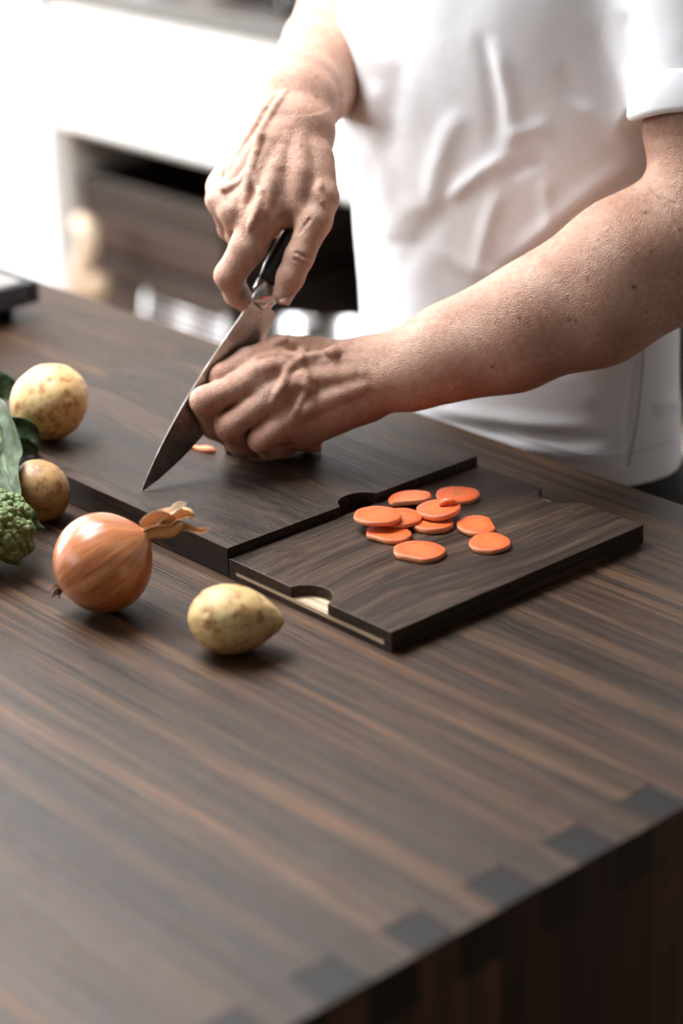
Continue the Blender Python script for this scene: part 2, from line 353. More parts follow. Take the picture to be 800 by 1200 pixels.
# ------------------------------------------------------------------ potatoes and onion
def potato_mat():
    m, nt, b = mat_new('potato_skin'); L = nt.links; tc = N(nt, 'ShaderNodeTexCoord')
    n1 = N(nt, 'ShaderNodeTexNoise', i_Scale=28., i_Detail=5.); n2 = N(nt, 'ShaderNodeTexNoise', i_Scale=95., i_Detail=4., i_Roughness=.65); n3 = N(nt, 'ShaderNodeTexVoronoi', i_Scale=125.)
    for n in (n1, n2, n3): L.new(tc.outputs['Object'], n.inputs['Vector'])
    c = ramp(nt, n1.outputs[0], [(.34, (.50, .31, .12)), (.5, (.62, .42, .18)), (.68, (.72, .54, .27))])
    sp = ramp(nt, n2.outputs[0], [(.52, (1, 1, 1)), (.60, (.68, .50, .40)), (.70, (.38, .24, .17))])
    c = mixc(nt, c, sp, .9, 'MULTIPLY')
    dots = ramp(nt, n3.outputs['Distance'], [(.0, (.42, .28, .2)), (.13, (.6, .45, .35)), (.22, (1, 1, 1))]); c = mixc(nt, c, dots, .55, 'MULTIPLY')
    at_ = N(nt, 'ShaderNodeAttribute', attribute_name='pit'); c = mixc(nt, c, (.16, .085, .04), at_.outputs['Fac'])
    at2 = N(nt, 'ShaderNodeObjectInfo'); tv = ramp(nt, at2.outputs['Alpha'], [(0, (.48, .38, .30)), (1, (1, 1, 1))]); c = mixc(nt, c, tv, 1., 'MULTIPLY')
    L.new(c, b.inputs['Base Color']); b.inputs['Roughness'].default_value = .5
    bp = N(nt, 'ShaderNodeBump', i_Strength=.35, i_Distance=.0006); L.new(n2.outputs[0], bp.inputs['Height']); L.new(bp.outputs[0], b.inputs['Normal'])
    return m
M['potato'] = potato_mat()
def potato(center, axes, rads, seed, label, profile=None, pits=12, dark=1.):
    """axes: 3 world unit vectors; rads: radii; profile(t) scales the girth along the first axis"""
    bm = bmesh.new(); bmesh.ops.create_icosphere(bm, subdivisions=5, radius=1)
    rd = random.Random(seed); off = Vector((seed * 3.1, seed * 1.7, 0))
    pv = [Vector((rd.gauss(0, 1), rd.gauss(0, 1), rd.gauss(0, 1))).normalized() for _ in range(pits)]
    pr = [rd.uniform(.06, .13) for _ in pv]; vals = []
    for v in bm.verts:
        d = v.co.normalized(); s = profile(d.x) if profile else 1
        k = 1 + .045 * noise.noise(d * 1.4 + off) + .012 * noise.noise(d * 5 + off)
        pit = 0
        for q, r in zip(pv, pr):
            a = (d - q).length / r
            if a < 2.2: k -= .032 * math.exp(-a * a * 1.6) - .007 * math.exp(-((a - 1.3) ** 2) * 5); pit = max(pit, math.exp(-a * a * 2.5))
        vals.append(pit * .8)
        v.co = Vector((d.x * rads[0] * k, d.y * rads[1] * k * s, d.z * rads[2] * k * s))
    R = Matrix((axes[0], axes[1], axes[2])).transposed(); bmesh.ops.transform(bm, matrix=R.to_4x4(), verts=bm.verts)
    o = bmobj('potato', bm, M['potato'], smooth=True, loc=center)
    a = o.data.attributes.new('pit', 'FLOAT', 'POINT'); a.data.foreach_set('value', vals)
    zmin = min(v.co.z for v in o.data.vertices); o.location.z += 0
    o.color = (1, 1, 1, dark)
    return tag(o, label, 'potato', 'potatoes around the onion'), zmin
def frame(ax):
    a = Vector(ax).normalized(); b = Vector(CW) - a * a.dot(Vector(CW)); b.normalize(); return (a, b, a.cross(b))
def rest(o, zmin, z): o.location.z = z - zmin - .0006
cr, cu_ = Vector(CR), Vector(CU)
hz = Vector((CW[0], CW[1], 0)).normalized()
o, zm = potato(Vector(onz(58, 472, H1 + .033)), frame(cr * .75 + cu_ * .66), (.0365, .034, .0335), 3, 'larger of the two potatoes at the left, on the long board', pits=16); rest(o, zm, H1)
o, zm = potato(Vector(onz(47, 573, .027)), frame(cr * .55 - cu_ * .83), (.0275, .026, .0245), 5, 'small brown speckled potato between the leaves and the onion', pits=9, dark=.2); rest(o, zm, 0)
o, zm = potato(Vector(onz(276, 727, .0245)), frame(cr * .985 + cu_ * -.02), (.0355, .025, .0245), 8, 'pear-shaped yellow potato alone in front of the short board', profile=lambda t: (1.05 - .16 * t - .18 * max(0, t) ** 2 * 1.2) if t < .999 else .7, pits=14); rest(o, zm, 0)

def onion_mat():
    m, nt, b = mat_new('onion_skin'); L = nt.links; tc = N(nt, 'ShaderNodeTexCoord')
    s = N(nt, 'ShaderNodeSeparateXYZ'); L.new(tc.outputs['Object'], s.inputs[0])
    an = N(nt, 'ShaderNodeMath', operation='ARCTAN2'); L.new(s.outputs[1], an.inputs[0]); L.new(s.outputs[0], an.inputs[1])
    # unit direction around the axis, so the streaks follow the meridians without a seam
    cs = N(nt, 'ShaderNodeMath', operation='COSINE'); sn = N(nt, 'ShaderNodeMath', operation='SINE'); L.new(an.outputs[0], cs.inputs[0]); L.new(an.outputs[0], sn.inputs[0])
    zz = N(nt, 'ShaderNodeMath', operation='MULTIPLY', i_1=4.); L.new(s.outputs[2], zz.inputs[0])
    cb = N(nt, 'ShaderNodeCombineXYZ'); L.new(cs.outputs[0], cb.inputs[0]); L.new(sn.outputs[0], cb.inputs[1]); L.new(zz.outputs[0], cb.inputs[2])
    n1 = N(nt, 'ShaderNodeTexNoise', i_Scale=14., i_Detail=4.); n2 = N(nt, 'ShaderNodeTexNoise', i_Scale=2.1, i_Detail=3.)
    L.new(cb.outputs[0], n1.inputs['Vector']); L.new(cb.outputs[0], n2.inputs['Vector'])
    c1 = ramp(nt, n2.outputs[0], [(.33, (.36, .105, .033)), (.5, (.50, .18, .065)), (.66, (.64, .31, .14))])
    st = ramp(nt, n1.outputs[0], [(.36, (.74, .62, .54)), (.48, (.98, .96, .94)), (.62, (1.1, 1.1, 1.1))])
    c = mixc(nt, c1, st, .85, 'MULTIPLY'); L.new(c, b.inputs['Base Color'])
    b.inputs['Roughness'].default_value = .3; b.inputs['Coat Weight'].default_value = .35; b.inputs['Coat Roughness'].default_value = .25
    bp = N(nt, 'ShaderNodeBump', i_Strength=.25, i_Distance=.0008); L.new(n1.outputs[0], bp.inputs['Height']); L.new(bp.outputs[0], b.inputs['Normal'])
    return m
M['onion'] = onion_mat()
M['onion_paper'] = plain('onion_paper', (.62, .33, .15), .5, bump=.8, bscale=160, **{'Transmission Weight': 0.})
M['onion_pale'] = plain('onion_pale_paper', (.80, .68, .55), .5, bump=.5, bscale=160)
M['root'] = plain('onion_root', (.14, .065, .035), .8)
oc = Vector(onz(120, 659, .0397)); oax = Vector(CR * .80 + CU * .50 - CW * .10).normalized()
Rq = oax.to_track_quat('Z', 'Y').to_matrix().to_4x4()
onion = tag(empty('onion', oc), 'golden brown onion with dry papery neck, on the counter', 'onion')
bm = bmesh.new(); prof = []
R0 = .0392
for i in range(49):
    a = -PI / 2 + PI * i / 48; r, z = R0 * math.cos(a), .0380 * math.sin(a)
    if i > 38: z += .0055 * ((i - 38) / 10) ** 2.0
    prof.append((max(r, 0), z))
prof = [p for p in prof if not (p[1] > .030 and p[0] < .0062)] + [(.0058, .0405), (.0052, .0445), (0, .0448)]
lathe(bm, prof, 96)
for v in bm.verts:
    a = math.atan2(v.co.y, v.co.x); f = 1 + .008 * math.sin(3 * a + .5) + .004 * math.sin(11 * a) + .0025 * math.sin(23 * a + v.co.z * 40)
    v.co.x *= f; v.co.y *= f
ob = bmobj('bulb', bm, M['onion'], onion, smooth=True); ob.matrix_local = Rq
def ribbon(pts, widths, side, curl=0., nseg=5, seed=0):
    """a crumpled strip of dry skin"""
    bm = bmesh.new(); rd = random.Random(seed); rows = []
    for i, (p, w) in enumerate(zip(pts, widths)):
        p = Vector(p); t = (Vector(pts[min(i + 1, len(pts) - 1)]) - Vector(pts[max(i - 1, 0)])).normalized()
        s = (Vector(side) - t * t.dot(Vector(side))).normalized(); n = t.cross(s); row = []
        for j in range(nseg + 1):
            u = j / nseg * 2 - 1
            row.append(bm.verts.new(p + s * u * w + n * (curl * w * (u * u - .4) + rd.uniform(-.35, .35) * w)))
        rows.append(row)
    for a, b in zip(rows, rows[1:]):
        for j in range(nseg): bm.faces.new((a[j], a[j + 1], b[j + 1], b[j]))
    return bm
on = lambda x, y, d=1.668: at(x, y, d)
tails = [
 ([on(172, 622), on(182, 613), on(192, 607), (on(204, 606)), on(214, 603), on(226, 604)], [.0045, .006, .0075, .0065, .0048, .0012], 1.0, 'onion_paper', 1),
 ([on(172, 622, 1.665), on(181, 615, 1.663), on(190, 606, 1.662), on(201, 599, 1.662), on(213, 592, 1.664)], [.003, .0042, .004, .0032, .0008], .8, 'onion_pale', 2),
 ([on(174, 623), on(186, 621), on(198, 617), (on(211, 617)), on(224, 620), on(236, 625), on(246, 619)], [.0045, .006, .0065, .0040, .0030, .0026, .0012], .7, 'onion_paper', 3),
 ([on(170, 619, 1.67), on(180, 608, 1.672), on(193, 600, 1.672), on(208, 600, 1.672), on(222, 598, 1.67), on(227, 606, 1.67)], [.004, .0055, .005, .0048, .0042, .0022], -.8, 'onion_paper', 4),
]
tails += [
 ([on(168, 621, 1.662), on(178, 614, 1.660), on(189, 611, 1.659), on(199, 613, 1.660), on(206, 608, 1.661)], [.0052, .0062, .0066, .0050, .0020], 1.6, 'onion_paper', 5),
 ([on(170, 626, 1.663), on(180, 619, 1.661), on(191, 620, 1.660), on(203, 621, 1.661), on(214, 613, 1.662)], [.0040, .0055, .0055, .0044, .0016], -1.4, 'onion_paper', 6),
 ([on(203, 600, 1.663), on(208, 596, 1.662), on(214, 592, 1.661), on(219, 590, 1.661)], [.0030, .0036, .0026, .0006], 1.2, 'onion_pale', 7)]
for pts, wd, cl, mt, sd in tails:
    bm = ribbon(pts, wd, CU * .9 + CW * .4, cl * 1.3, 6, sd)
    o = bmobj('dry_skin', bm, M[mt], smooth=True); md = o.modifiers.new('s', 'SUBSURF'); md.levels = md.render_levels = 1
    md = o.modifiers.new('t', 'SOLIDIFY'); md.thickness = .0003; child(o, onion)
bm = bmesh.new(); rd = random.Random(2)
rb = oc - oax * .0375
for i in range(34):
    d = (-oax + Vector((rd.uniform(-1, 1), rd.uniform(-1, 1), rd.uniform(-1, 1))) * .75).normalized()
    s = rb + Vector((rd.uniform(-1, 1), rd.uniform(-1, 1), rd.uniform(-1, 1))) * .004
    if s.z < .002: continue
    e = s + d * rd.uniform(.003, .0085); e.z = max(e.z, .001)
    tube(bm, [s, (s + e) / 2 + Vector((rd.uniform(-1, 1), rd.uniform(-1, 1), 0)) * .001, e], [.0009, .0007, .0004], 5)
child(tag(bmobj('root_tuft', bm, M['root']), 'dark brown root tuft', kind='stuff'), onion)

# ------------------------------------------------------------------ background: white cabinet run across the aisle
YC = 1.55
cabt = tag(empty('kitchen_cabinet', (-2.0, YC, -.915)), 'white cabinet with open niche, blurred behind the man', 'cabinet')
bm = bmesh.new(); box(bm, -2.48, -.6, YC, YC + .02, -.272, -.012, .003); child(bmobj('drawer_front', bm, M['white']), cabt)
bm = bmesh.new(); box(bm, -3.6, -2.5, YC - .012, YC + .6, -.915, -.012, .004); child(bmobj('tall_panel', bm, M['white']), cabt)
bm = bmesh.new(); box(bm, -2.985, -2.98, YC - .0125, YC - .0118, -.915, -.012); child(bmobj('panel_gap', bm, M['beige']), cabt)
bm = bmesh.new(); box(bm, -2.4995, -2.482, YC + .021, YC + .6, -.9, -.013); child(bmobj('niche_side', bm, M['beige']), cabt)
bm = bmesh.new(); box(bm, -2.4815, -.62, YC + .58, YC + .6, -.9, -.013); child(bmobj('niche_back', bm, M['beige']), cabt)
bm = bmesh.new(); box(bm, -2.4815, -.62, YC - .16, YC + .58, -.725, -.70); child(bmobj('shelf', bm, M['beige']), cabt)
bm = bmesh.new(); box(bm, -.6, -.58, YC, YC + .6, -.915, -.012); child(bmobj('end_side', bm, M['white']), cabt)
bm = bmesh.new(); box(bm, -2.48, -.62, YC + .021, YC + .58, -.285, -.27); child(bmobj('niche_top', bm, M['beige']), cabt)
bm = bmesh.new(); box(bm, -2.95, -.55, YC - .02, YC + .62, -.011, .024, .003)
tag(bmobj('worktop', bm, plain('dark_grey_stone', (.10, .092, .088), .35)), 'dark grey worktop lying on the white cabinet', 'worktop')
sh = -.6995
# stacked wooden crates in the niche
def crate(x0, x1, y0, y1, z0, z1, label):
    r = tag(empty('wooden_crate', ((x0 + x1) / 2, (y0 + y1) / 2, z0)), label, 'crate', 'wooden crates in the niche')
    t = .016; n = 2; hgt = (z1 - z0)
    bm = bmesh.new(); box(bm, x0, x1, y0, y1, z0, z0 + .01); child(bmobj('bottom', bm, M['darkwood']), r)
    for k in range(n):
        a, b = z0 + .012 + k * (hgt - .012) / n, z0 + (k + 1) * (hgt - .012) / n + .006
        for nm, bx in (('slat', (x0, x1, y0, y0 + t)), ('slat', (x0, x1, y1 - t, y1)), ('slat', (x0, x0 + t, y0 + t, y1 - t)), ('slat', (x1 - t, x1, y0 + t, y1 - t))):
            bm = bmesh.new(); box(bm, *bx, a, b, .002); cc = Vector(((bx[0] + bx[1]) / 2, (bx[2] + bx[3]) / 2, (a + b) / 2)); bmesh.ops.translate(bm, verts=bm.verts, vec=-cc)
            child(bmobj(nm, bm, M['darkwood'], loc=cc), r)
crate(-2.462, -1.97, YC + .03, YC + .40, sh, sh + .16, 'brown wooden crate at the bottom of the niche')
crate(-2.462, -1.985, YC + .03, YC + .40, sh + .1686, sh + .33, 'brown wooden crate stacked on the other crate, under the drawer')
# pale wooden scoop handle and knob in front of the crates
bm = bmesh.new(); A = onz(0, 0)
def bg(x, y, Y):
    d = CR * (x - 400) / FPX - CU * (y - 600) / FPX + CW; return CP + d * ((Y - CP[1]) / d[1])
pw = plain('pale_wood', (.60, .46, .34), .5)
bm = bmesh.new(); tube(bm, [bg(92, 352, YC - .05), bg(94, 335, YC - .05), bg(99, 310, YC - .05), bg(105, 285, YC - .05), bg(103, 268, YC - .05), bg(95, 262, YC - .05), bg(90, 266, YC - .05)], [.026, .026, .024, .023, .023, .022, .012], 16)
tag(bmobj('wooden_utensil', bm, pw, smooth=True), 'pale curved wooden handle leaning at the left end of the niche', 'utensil')
bm = bmesh.new(); P = bg(115, 336, YC - .05); lathe(bm, [(0, -.03), (.018, -.026), (.026, -.012), (.028, 0), (.026, .012), (.018, .024), (0, .028)], 24)
tag(bmobj('wooden_ball', bm, plain('mid_wood', (.42, .30, .20), .5), smooth=True, loc=P), 'small round wooden knob beside the pale curved handle', 'knob')
# pots and pans
def pot(name, P, r, h, mat, label, cat, handle=True, lid=False):
    root = tag(empty(name, P), label, cat)
    bm = bmesh.new(); lathe(bm, [(0, 0), (r * .93, 0), (r, .012), (r, h), (r + .004, h + .002), (r - .003, h), (r - .004, .014), (0, .012)], 48); bmobj('body', bm, mat, root, smooth=True)
    if handle:
        bm = bmesh.new(); tube(bm, [(r - .002, 0, h * .8), (r + .05, -.01, h * .88), (r + .17, -.05, h * 1.0)], [.009, .008, .011], 10); bmobj('handle', bm, mat, root, smooth=True)
    if lid:
        bm = bmesh.new(); lathe(bm, [(0, h + .035), (r * .5, h + .03), (r * .9, h + .012), (r + .002, h + .003), (r, h), (0, h)], 48); bmobj('lid', bm, mat, root, smooth=True)
        bm = bmesh.new(); lathe(bm, [(0, h + .07), (.016, h + .068), (.02, h + .055), (.01, h + .045), (.008, h + .033)], 24); bmobj('lid_knob', bm, M['steel'], root, smooth=True)
pot('stockpot', (-1.66, YC + .40, sh), .13, .24, M['iron'], 'black lidded pot in the niche behind the knife hand', 'pot', False, True)
pot('saucepan', (-1.84, YC + .06, sh), .085, .11, M['steel'], 'low shiny steel saucepan in front of the crates', 'pan', False)
pot('saucepan', (-1.665, YC + .05, sh), .075, .15, M['steel'], 'taller shiny steel saucepan in front of the black pot', 'pan', False)
pot('saucepan', (-1.49, YC + .10, sh), .080, .12, M['steel'], 'shiny steel saucepan nearest the white shirt', 'pan', False)
pot('casserole', (-1.33, YC + .40, sh), .15, .20, M['iron'], 'wide black casserole at the right of the niche, by the shirt', 'pot', False, True)
rk = tag(empty('wire_rack', (-2.0, YC - .07, sh)), 'steel wire rack standing in the niche below the knife', 'rack')
for k in range(9):
    bm = bmesh.new(); tube(bm, [(-2.13, YC - .08 + k * .003, sh + .01 + k * .016), (-1.88, YC - .08 + k * .003, sh + .01 + k * .016)], .0035, 8); child(bmobj('wire', bm, M['steel'], smooth=True), rk)
for x in (-2.13, -1.88):
    bm = bmesh.new(); tube(bm, [(x, YC - .081, sh + .003), (x, YC - .055, sh + .155)], .005, 8); child(bmobj('side_bar', bm, M['steel'], smooth=True), rk)
# on the worktop
root = tag(empty('wooden_bowl', (-2.02, YC + .20, .0245)), 'shallow brown wooden bowl on the dark worktop, top edge of the photo', 'bowl')
bm = bmesh.new(); lathe(bm, [(0, 0), (.07, 0), (.12, .02), (.165, .055), (.172, .06), (.16, .055), (.11, .028), (0, .012)], 48); bmobj('body', bm, M['copper'], root, smooth=True)
root = tag(empty('drinking_glass', (-1.80, YC + .06, .0245)), 'clear glass on the worktop beside the wooden bowl', 'glass')
bm = bmesh.new(); lathe(bm, [(0, 0), (.026, 0), (.030, .10), (.028, .1), (.024, .008), (0, .008)], 36); bmobj('body', bm, M['glass'], root, smooth=True)
root = tag(empty('canister', (-1.715, YC + .09, .0245)), 'black canister on the worktop, behind the raised forearm', 'canister')
bm = bmesh.new(); lathe(bm, [(0, 0), (.045, 0), (.047, .004), (.047, .14), (0, .14)], 36); bmobj('body', bm, M['black'], root, smooth=True)
bm = bmesh.new(); lathe(bm, [(0, .1405), (.049, .1405), (.049, .16), (.02, .168), (0, .168)], 36); bmobj('lid', bm, M['black'], root, smooth=True)
root = tag(empty('storage_jar', (-2.28, YC + .16, .0245)), 'small dark jar at the left of the bowl', 'jar')
bm = bmesh.new(); lathe(bm, [(0, 0), (.04, 0), (.045, .01), (.045, .07), (.034, .085), (0, .085)], 36); bmobj('body', bm, M['iron'], root, smooth=True)

# ------------------------------------------------------------------ grey metal tray at the far left of the counter
tc_r = onz(48, 352, .020)
tx1, ty1 = float(tc_r[0]), float(tc_r[1]); tx0, ty0 = tx1 - .42, ty1 - .40
tr = tag(empty('serving_tray', ((tx0 + tx1) / 2, (ty0 + ty1) / 2, 0)), 'grey metal tray with dark raised rim, cut off at the left edge', 'tray')
bm = bmesh.new(); box(bm, tx0 + .001, tx1 - .0125, ty0 + .0125, ty1 - .0125, .024, .0425, .002); child(bmobj('tray_plate', bm, plain('pale_steel', (.62, .62, .62), .25, .8)), tr)
bm = bmesh.new()
box(bm, tx0, tx1, ty0, ty0 + .012, .018, .043, .002); child(bmobj('rim', bm, plain('grey_metal', (.16, .155, .15), .4, .5)), tr)
bm = bmesh.new(); box(bm, tx0, tx1, ty1 - .012, ty1, .018, .043, .002); child(bmobj('rim', bm, M['black']), tr)
bm = bmesh.new(); box(bm, tx1 - .012, tx1, ty0 + .0125, ty1 - .0125, .018, .043, .002); child(bmobj('rim', bm, M['black']), tr)
for x in (tx0 + .03, tx1 - .03):
    for y in (ty0 + .03, ty1 - .03):
        bm = bmesh.new(); lathe(bm, [(0, 0), (.010, 0), (.012, .024), (0, .024)], 16, Matrix.Translation((x, y, 0))); child(bmobj('foot', bm, M['black'], smooth=True), tr)

# ------------------------------------------------------------------ leafy green vegetable at the left edge
def leaf_mat(name, c, c2, vein):
    m, nt, b = mat_new(name); L = nt.links; tc = N(nt, 'ShaderNodeTexCoord')
    n = N(nt, 'ShaderNodeTexNoise', i_Scale=90., i_Detail=4.); L.new(tc.outputs['Object'], n.inputs['Vector'])
    col = ramp(nt, n.outputs[0], [(.35, c), (.65, c2)])
    at_ = N(nt, 'ShaderNodeAttribute', attribute_name='vein'); col = mixc(nt, col, vein, at_.outputs['Fac'])
    L.new(col, b.inputs['Base Color']); b.inputs['Roughness'].default_value = .6; b.inputs['Specular IOR Level'].default_value = .3
    bp = N(nt, 'ShaderNodeBump', i_Strength=.5, i_Distance=.001); L.new(n.outputs[0], bp.inputs['Height']); L.new(bp.outputs[0], b.inputs['Normal'])
    return m
M['leaf'] = leaf_mat('green_leaf', (.022, .042, .015), (.055, .088, .036), (.24, .30, .17))
M['leaf_dark'] = leaf_mat('dark_leaf', (.012, .035, .012), (.03, .065, .025), (.08, .13, .06))
M['leaf_rib'] = leaf_mat('pale_leaf', (.10, .17, .06), (.22, .32, .14), (.62, .72, .52))
M['floret'] = plain('floret_green', (.14, .20, .07), .6, bump=1., bscale=700)
def leaf(name, pts, widths, side, mat, parent, wave=.15, cup=.3, seed=0, nu=26, nv=16):
    pts = [Vector(p) for p in pts]; k = len(pts) - 1
    def ev(arr, t):
        f = min(t * k, k - 1e-6); i = int(f); u = f - i
        p0, p1, p2, p3 = arr[max(i - 1, 0)], arr[i], arr[i + 1], arr[min(i + 2, k)]
        return .5 * ((2 * p1) + (p2 - p0) * u + (2 * p0 - 5 * p1 + 4 * p2 - p3) * u * u + (3 * p1 - p0 - 3 * p2 + p3) * u ** 3)
    bm = bmesh.new(); rows = []; veins = []; sd = Vector(side)
    for i in range(nu + 1):
        t = i / nu; p = ev(pts, t); q = ev(pts, min(1, t + .02)) - ev(pts, max(0, t - .02)); q.normalize()
        s = (sd - q * q.dot(sd)).normalized(); n = q.cross(s); w = max(.0006, ev(widths, t)); row = []
        for j in range(nv + 1):
            u = j / nv * 2 - 1
            h = cup * w * u * u + wave * w * math.sin(t * 17 + seed + u * 2) * u * abs(u) + .03 * w * math.sin(40 * t - 9 * abs(u))
            row.append(bm.verts.new(p + s * u * w + n * h)); veins.append(.45 * max(math.exp(-(u / .05) ** 2), .5 * math.exp(-(((t * 9 - abs(u) * 1.6) % 1 - .5) / .09) ** 2) * (abs(u) < .9)))
        rows.append(row)
    for a, b in zip(rows, rows[1:]):
        for j in range(nv): bm.faces.new((a[j], a[j + 1], b[j + 1], b[j]))
    o = bmobj(name, bm, mat, smooth=True); at_ = o.data.attributes.new('vein', 'FLOAT', 'POINT'); at_.data.foreach_set('value', veins)
    md = o.modifiers.new('t', 'SOLIDIFY'); md.thickness = .0008; return child(o, parent)
broc = tag(empty('broccoli', (-.235, -.125, 0)), 'head of green broccoli with large limp leaves, cut off at the left edge', 'broccoli')
bc = Vector(onz(-14, 622, .032))
fr = bmesh.new()
bmesh.ops.create_icosphere(fr, subdivisions=2, radius=.0085)
base = fr.copy()
for d in [Vector((rng.normal(), rng.normal(), rng.normal())).normalized() for _ in range(46)]:
    bmesh.ops.create_icosphere(fr, subdivisions=2, radius=.0030, matrix=Matrix.Translation(d * .0082))
fme = bpy.data.meshes.new('floret'); fr.to_mesh(fme); fr.free(); fme.materials.append(M['floret']); fme.polygons.foreach_set('use_smooth', [True] * len(fme.polygons))
gold = PI * (3 - 5 ** .5); nF = 70
for i in range(nF):
    z = 1 - 1.75 * (i + .5) / nF; r = math.sqrt(1 - z * z); th = gold * i
    d = Vector((r * math.cos(th), r * math.sin(th), z))
    P = bc + Vector((d.x * .029, d.y * .029, d.z * .026))
    if P.z < .0137: continue
    o = bpy.data.objects.new('floret', fme); COL.objects.link(o); o.location = P; o.rotation_euler = (rng.uniform(0, 6), rng.uniform(0, 6), 0)
    o.scale = [rng.uniform(.85, 1.15)] * 3; child(o, broc)
bm = bmesh.new(); tube(bm, [bc + Vector((0, 0, -.0)), bc + Vector((-.03, .0, -.012)), bc + Vector((-.075, .01, -.02))], [.024, .018, .017], 20); child(bmobj('stem', bm, plain('stem_green', (.30, .42, .18), .5), smooth=True), broc)
leaf('leaf', [at(-30, 470, 1.93), at(-8, 500, 1.90), at(6, 545, 1.86), at(10, 580, 1.82), at(20, 600, 1.79)], [.014, .022, .019, .014, .004], CR * .9 + CU * .3 - CW * .3, M['leaf'], broc, .25, .35, 1)
leaf('leaf', [at(-40, 540, 1.86), at(-5, 575, 1.83), at(20, 598, 1.80), at(38, 612, 1.79), at(53, 619, 1.80)], [.018, .017, .011, .007, .0005], CR * .3 - CU * .9, M['leaf'], broc, .2, .3, 2)
leaf('leaf', [at(-35, 470, 1.90), at(-20, 488, 1.89), at(-9, 502, 1.88), at(-4, 516, 1.875), at(-6, 535, 1.87)], [.010, .013, .010, .006, .0005], CR * .85 + CU * .5, M['leaf_rib'], broc, .2, .5, 3)
leaf('leaf', [at(-20, 520, 1.93), at(5, 508, 1.925), at(20, 502, 1.92), at(35, 505, 1.92), at(47, 513, 1.925)], [.008, .012, .010, .008, .0005], CU * .9 + CR * .2, M['leaf_dark'], broc, .2, .3, 4)
leaf('leaf', [at(-20, 535, 1.93), at(5, 525, 1.93), at(22, 520, 1.935), at(36, 525, 1.935), at(44, 533, 1.94)], [.008, .013, .012, .008, .0005], CU * .8 - CW * .4, M['leaf'], broc, .2, .3, 5)
leaf('leaf', [at(-35, 470, 2.03), at(-12, 462, 2.02), at(2, 458, 2.02), at(12, 460, 2.02), at(19, 468, 2.02)], [.010, .020, .018, .012, .0005], CU * .9 + CR * .1, M['leaf_dark'], broc, .4, .4, 6)

# ------------------------------------------------------------------ kitchen knife
tip = np.array([-.1450, .0237, H1 + .0006]); bol = at(298, 347, 1.872)
KB = bol - tip; KL = np.linalg.norm(KB); KB /= KL
KE = np.array([0, 0, -1.]); KE -= KB * (KE @ KB); KE /= np.linalg.norm(KE); KN = np.cross(KB, KE)     # along blade, towards edge, across
knife = tag(empty('kitchen_knife', tuple((tip + bol) / 2)), 'chef\'s knife held point down on the long board in the right hand', 'knife')
KM = Matrix(((KB[0], KE[0], KN[0], tip[0]), (KB[1], KE[1], KN[1], tip[1]), (KB[2], KE[2], KN[2], tip[2]), (0, 0, 0, 1)))
def kpart(name, bm, mat, smooth=False):
    bmesh.ops.transform(bm, matrix=KM, verts=bm.verts); bmesh.ops.recalc_face_normals(bm, faces=bm.faces); return child(bmobj(name, bm, mat, smooth=smooth), knife)
bm = bmesh.new(); rows = []
for i in range(41):
    t = i / 40; s = KL * t
    sp = -.0085 * math.sin(PI * t ** .8); ed = .0385 * (1 - (1 - min(1, t * 1.25)) ** 2.1) ** .9 * (1 - .26 * max(0, t - .45))
    if t < .01: sp, ed = -.0003, .0003
    th = .0010 * (.25 + .75 * min(1, t * 2.5)); row = []
    for v, h in ((0, th), (.5, th * .85), (.86, th * .5), (1, .00003), (.86, -th * .5), (.5, -th * .85), (0, -th)):
        row.append(bm.verts.new((s, sp + (ed - sp) * v, h)))
    rows.append(row)
for a, b in zip(rows, rows[1:]):
    for j in range(7): bm.faces.new((a[j], a[(j + 1) % 7], b[(j + 1) % 7], b[j]))
bm.faces.new(rows[0]); bm.faces.new(rows[-1][::-1])
bl, bnt, bb = mat_new('blade_steel'); bb.inputs['Metallic'].default_value = 1; bb.inputs['Roughness'].default_value = .22
tc = N(bnt, 'ShaderNodeTexCoord'); nn = N(bnt, 'ShaderNodeTexNoise', i_Scale=60., i_Detail=5.); bnt.links.new(tc.outputs['Object'], nn.inputs['Vector'])
bnt.links.new(ramp(bnt, nn.outputs[0], [(.35, (.30, .29, .28)), (.65, (.44, .43, .42))]), bb.inputs['Base Color']); bnt.links.new(ramp(bnt, nn.outputs[0], [(.35, (.16,) * 3), (.7, (.34,) * 3)]), bb.inputs['Roughness'])
kpart('blade', bm, bl)
def ell_tube(bm, secs, seg=24):
    prev = None
    for s, c, ry, rz in secs:
        ring = [bm.verts.new((s, c + ry * math.cos(2 * PI * k / seg), rz * math.sin(2 * PI * k / seg))) for k in range(seg)]
        if prev:
            for k in range(seg): bm.faces.new((prev[k], prev[(k + 1) % seg], ring[(k + 1) % seg], ring[k]))
        else: bm.faces.new(ring[::-1])
        prev = ring
    bm.faces.new(prev)
bm = bmesh.new(); ell_tube(bm, [(KL - .006, .008, .008, .0015), (KL - .001, .008, .0105, .005), (KL + .004, .008, .0118, .0090), (KL + .016, .008, .0125, .0096)])
kpart('bolster', bm, M['steel'], True)
bm = bmesh.new(); ell_tube(bm, [(KL - .001, .018, .004, .003), (KL + .006, .019, .0045, .0045), (KL + .012, .017, .004, .004)], 16); kpart('bolster_heel', bm, M['steel'], True)
bm = bmesh.new(); ell_tube(bm, [(KL + .016, .008, .0120, .0092), (KL + .03, .008, .0150, .0115), (KL + .055, .009, .0160, .0120), (KL + .085, .009, .0150, .0115), (KL + .100, .010, .0145, .0115), (KL + .106, .010, .009, .007)])
kpart('handle', bm, M['black'], True)

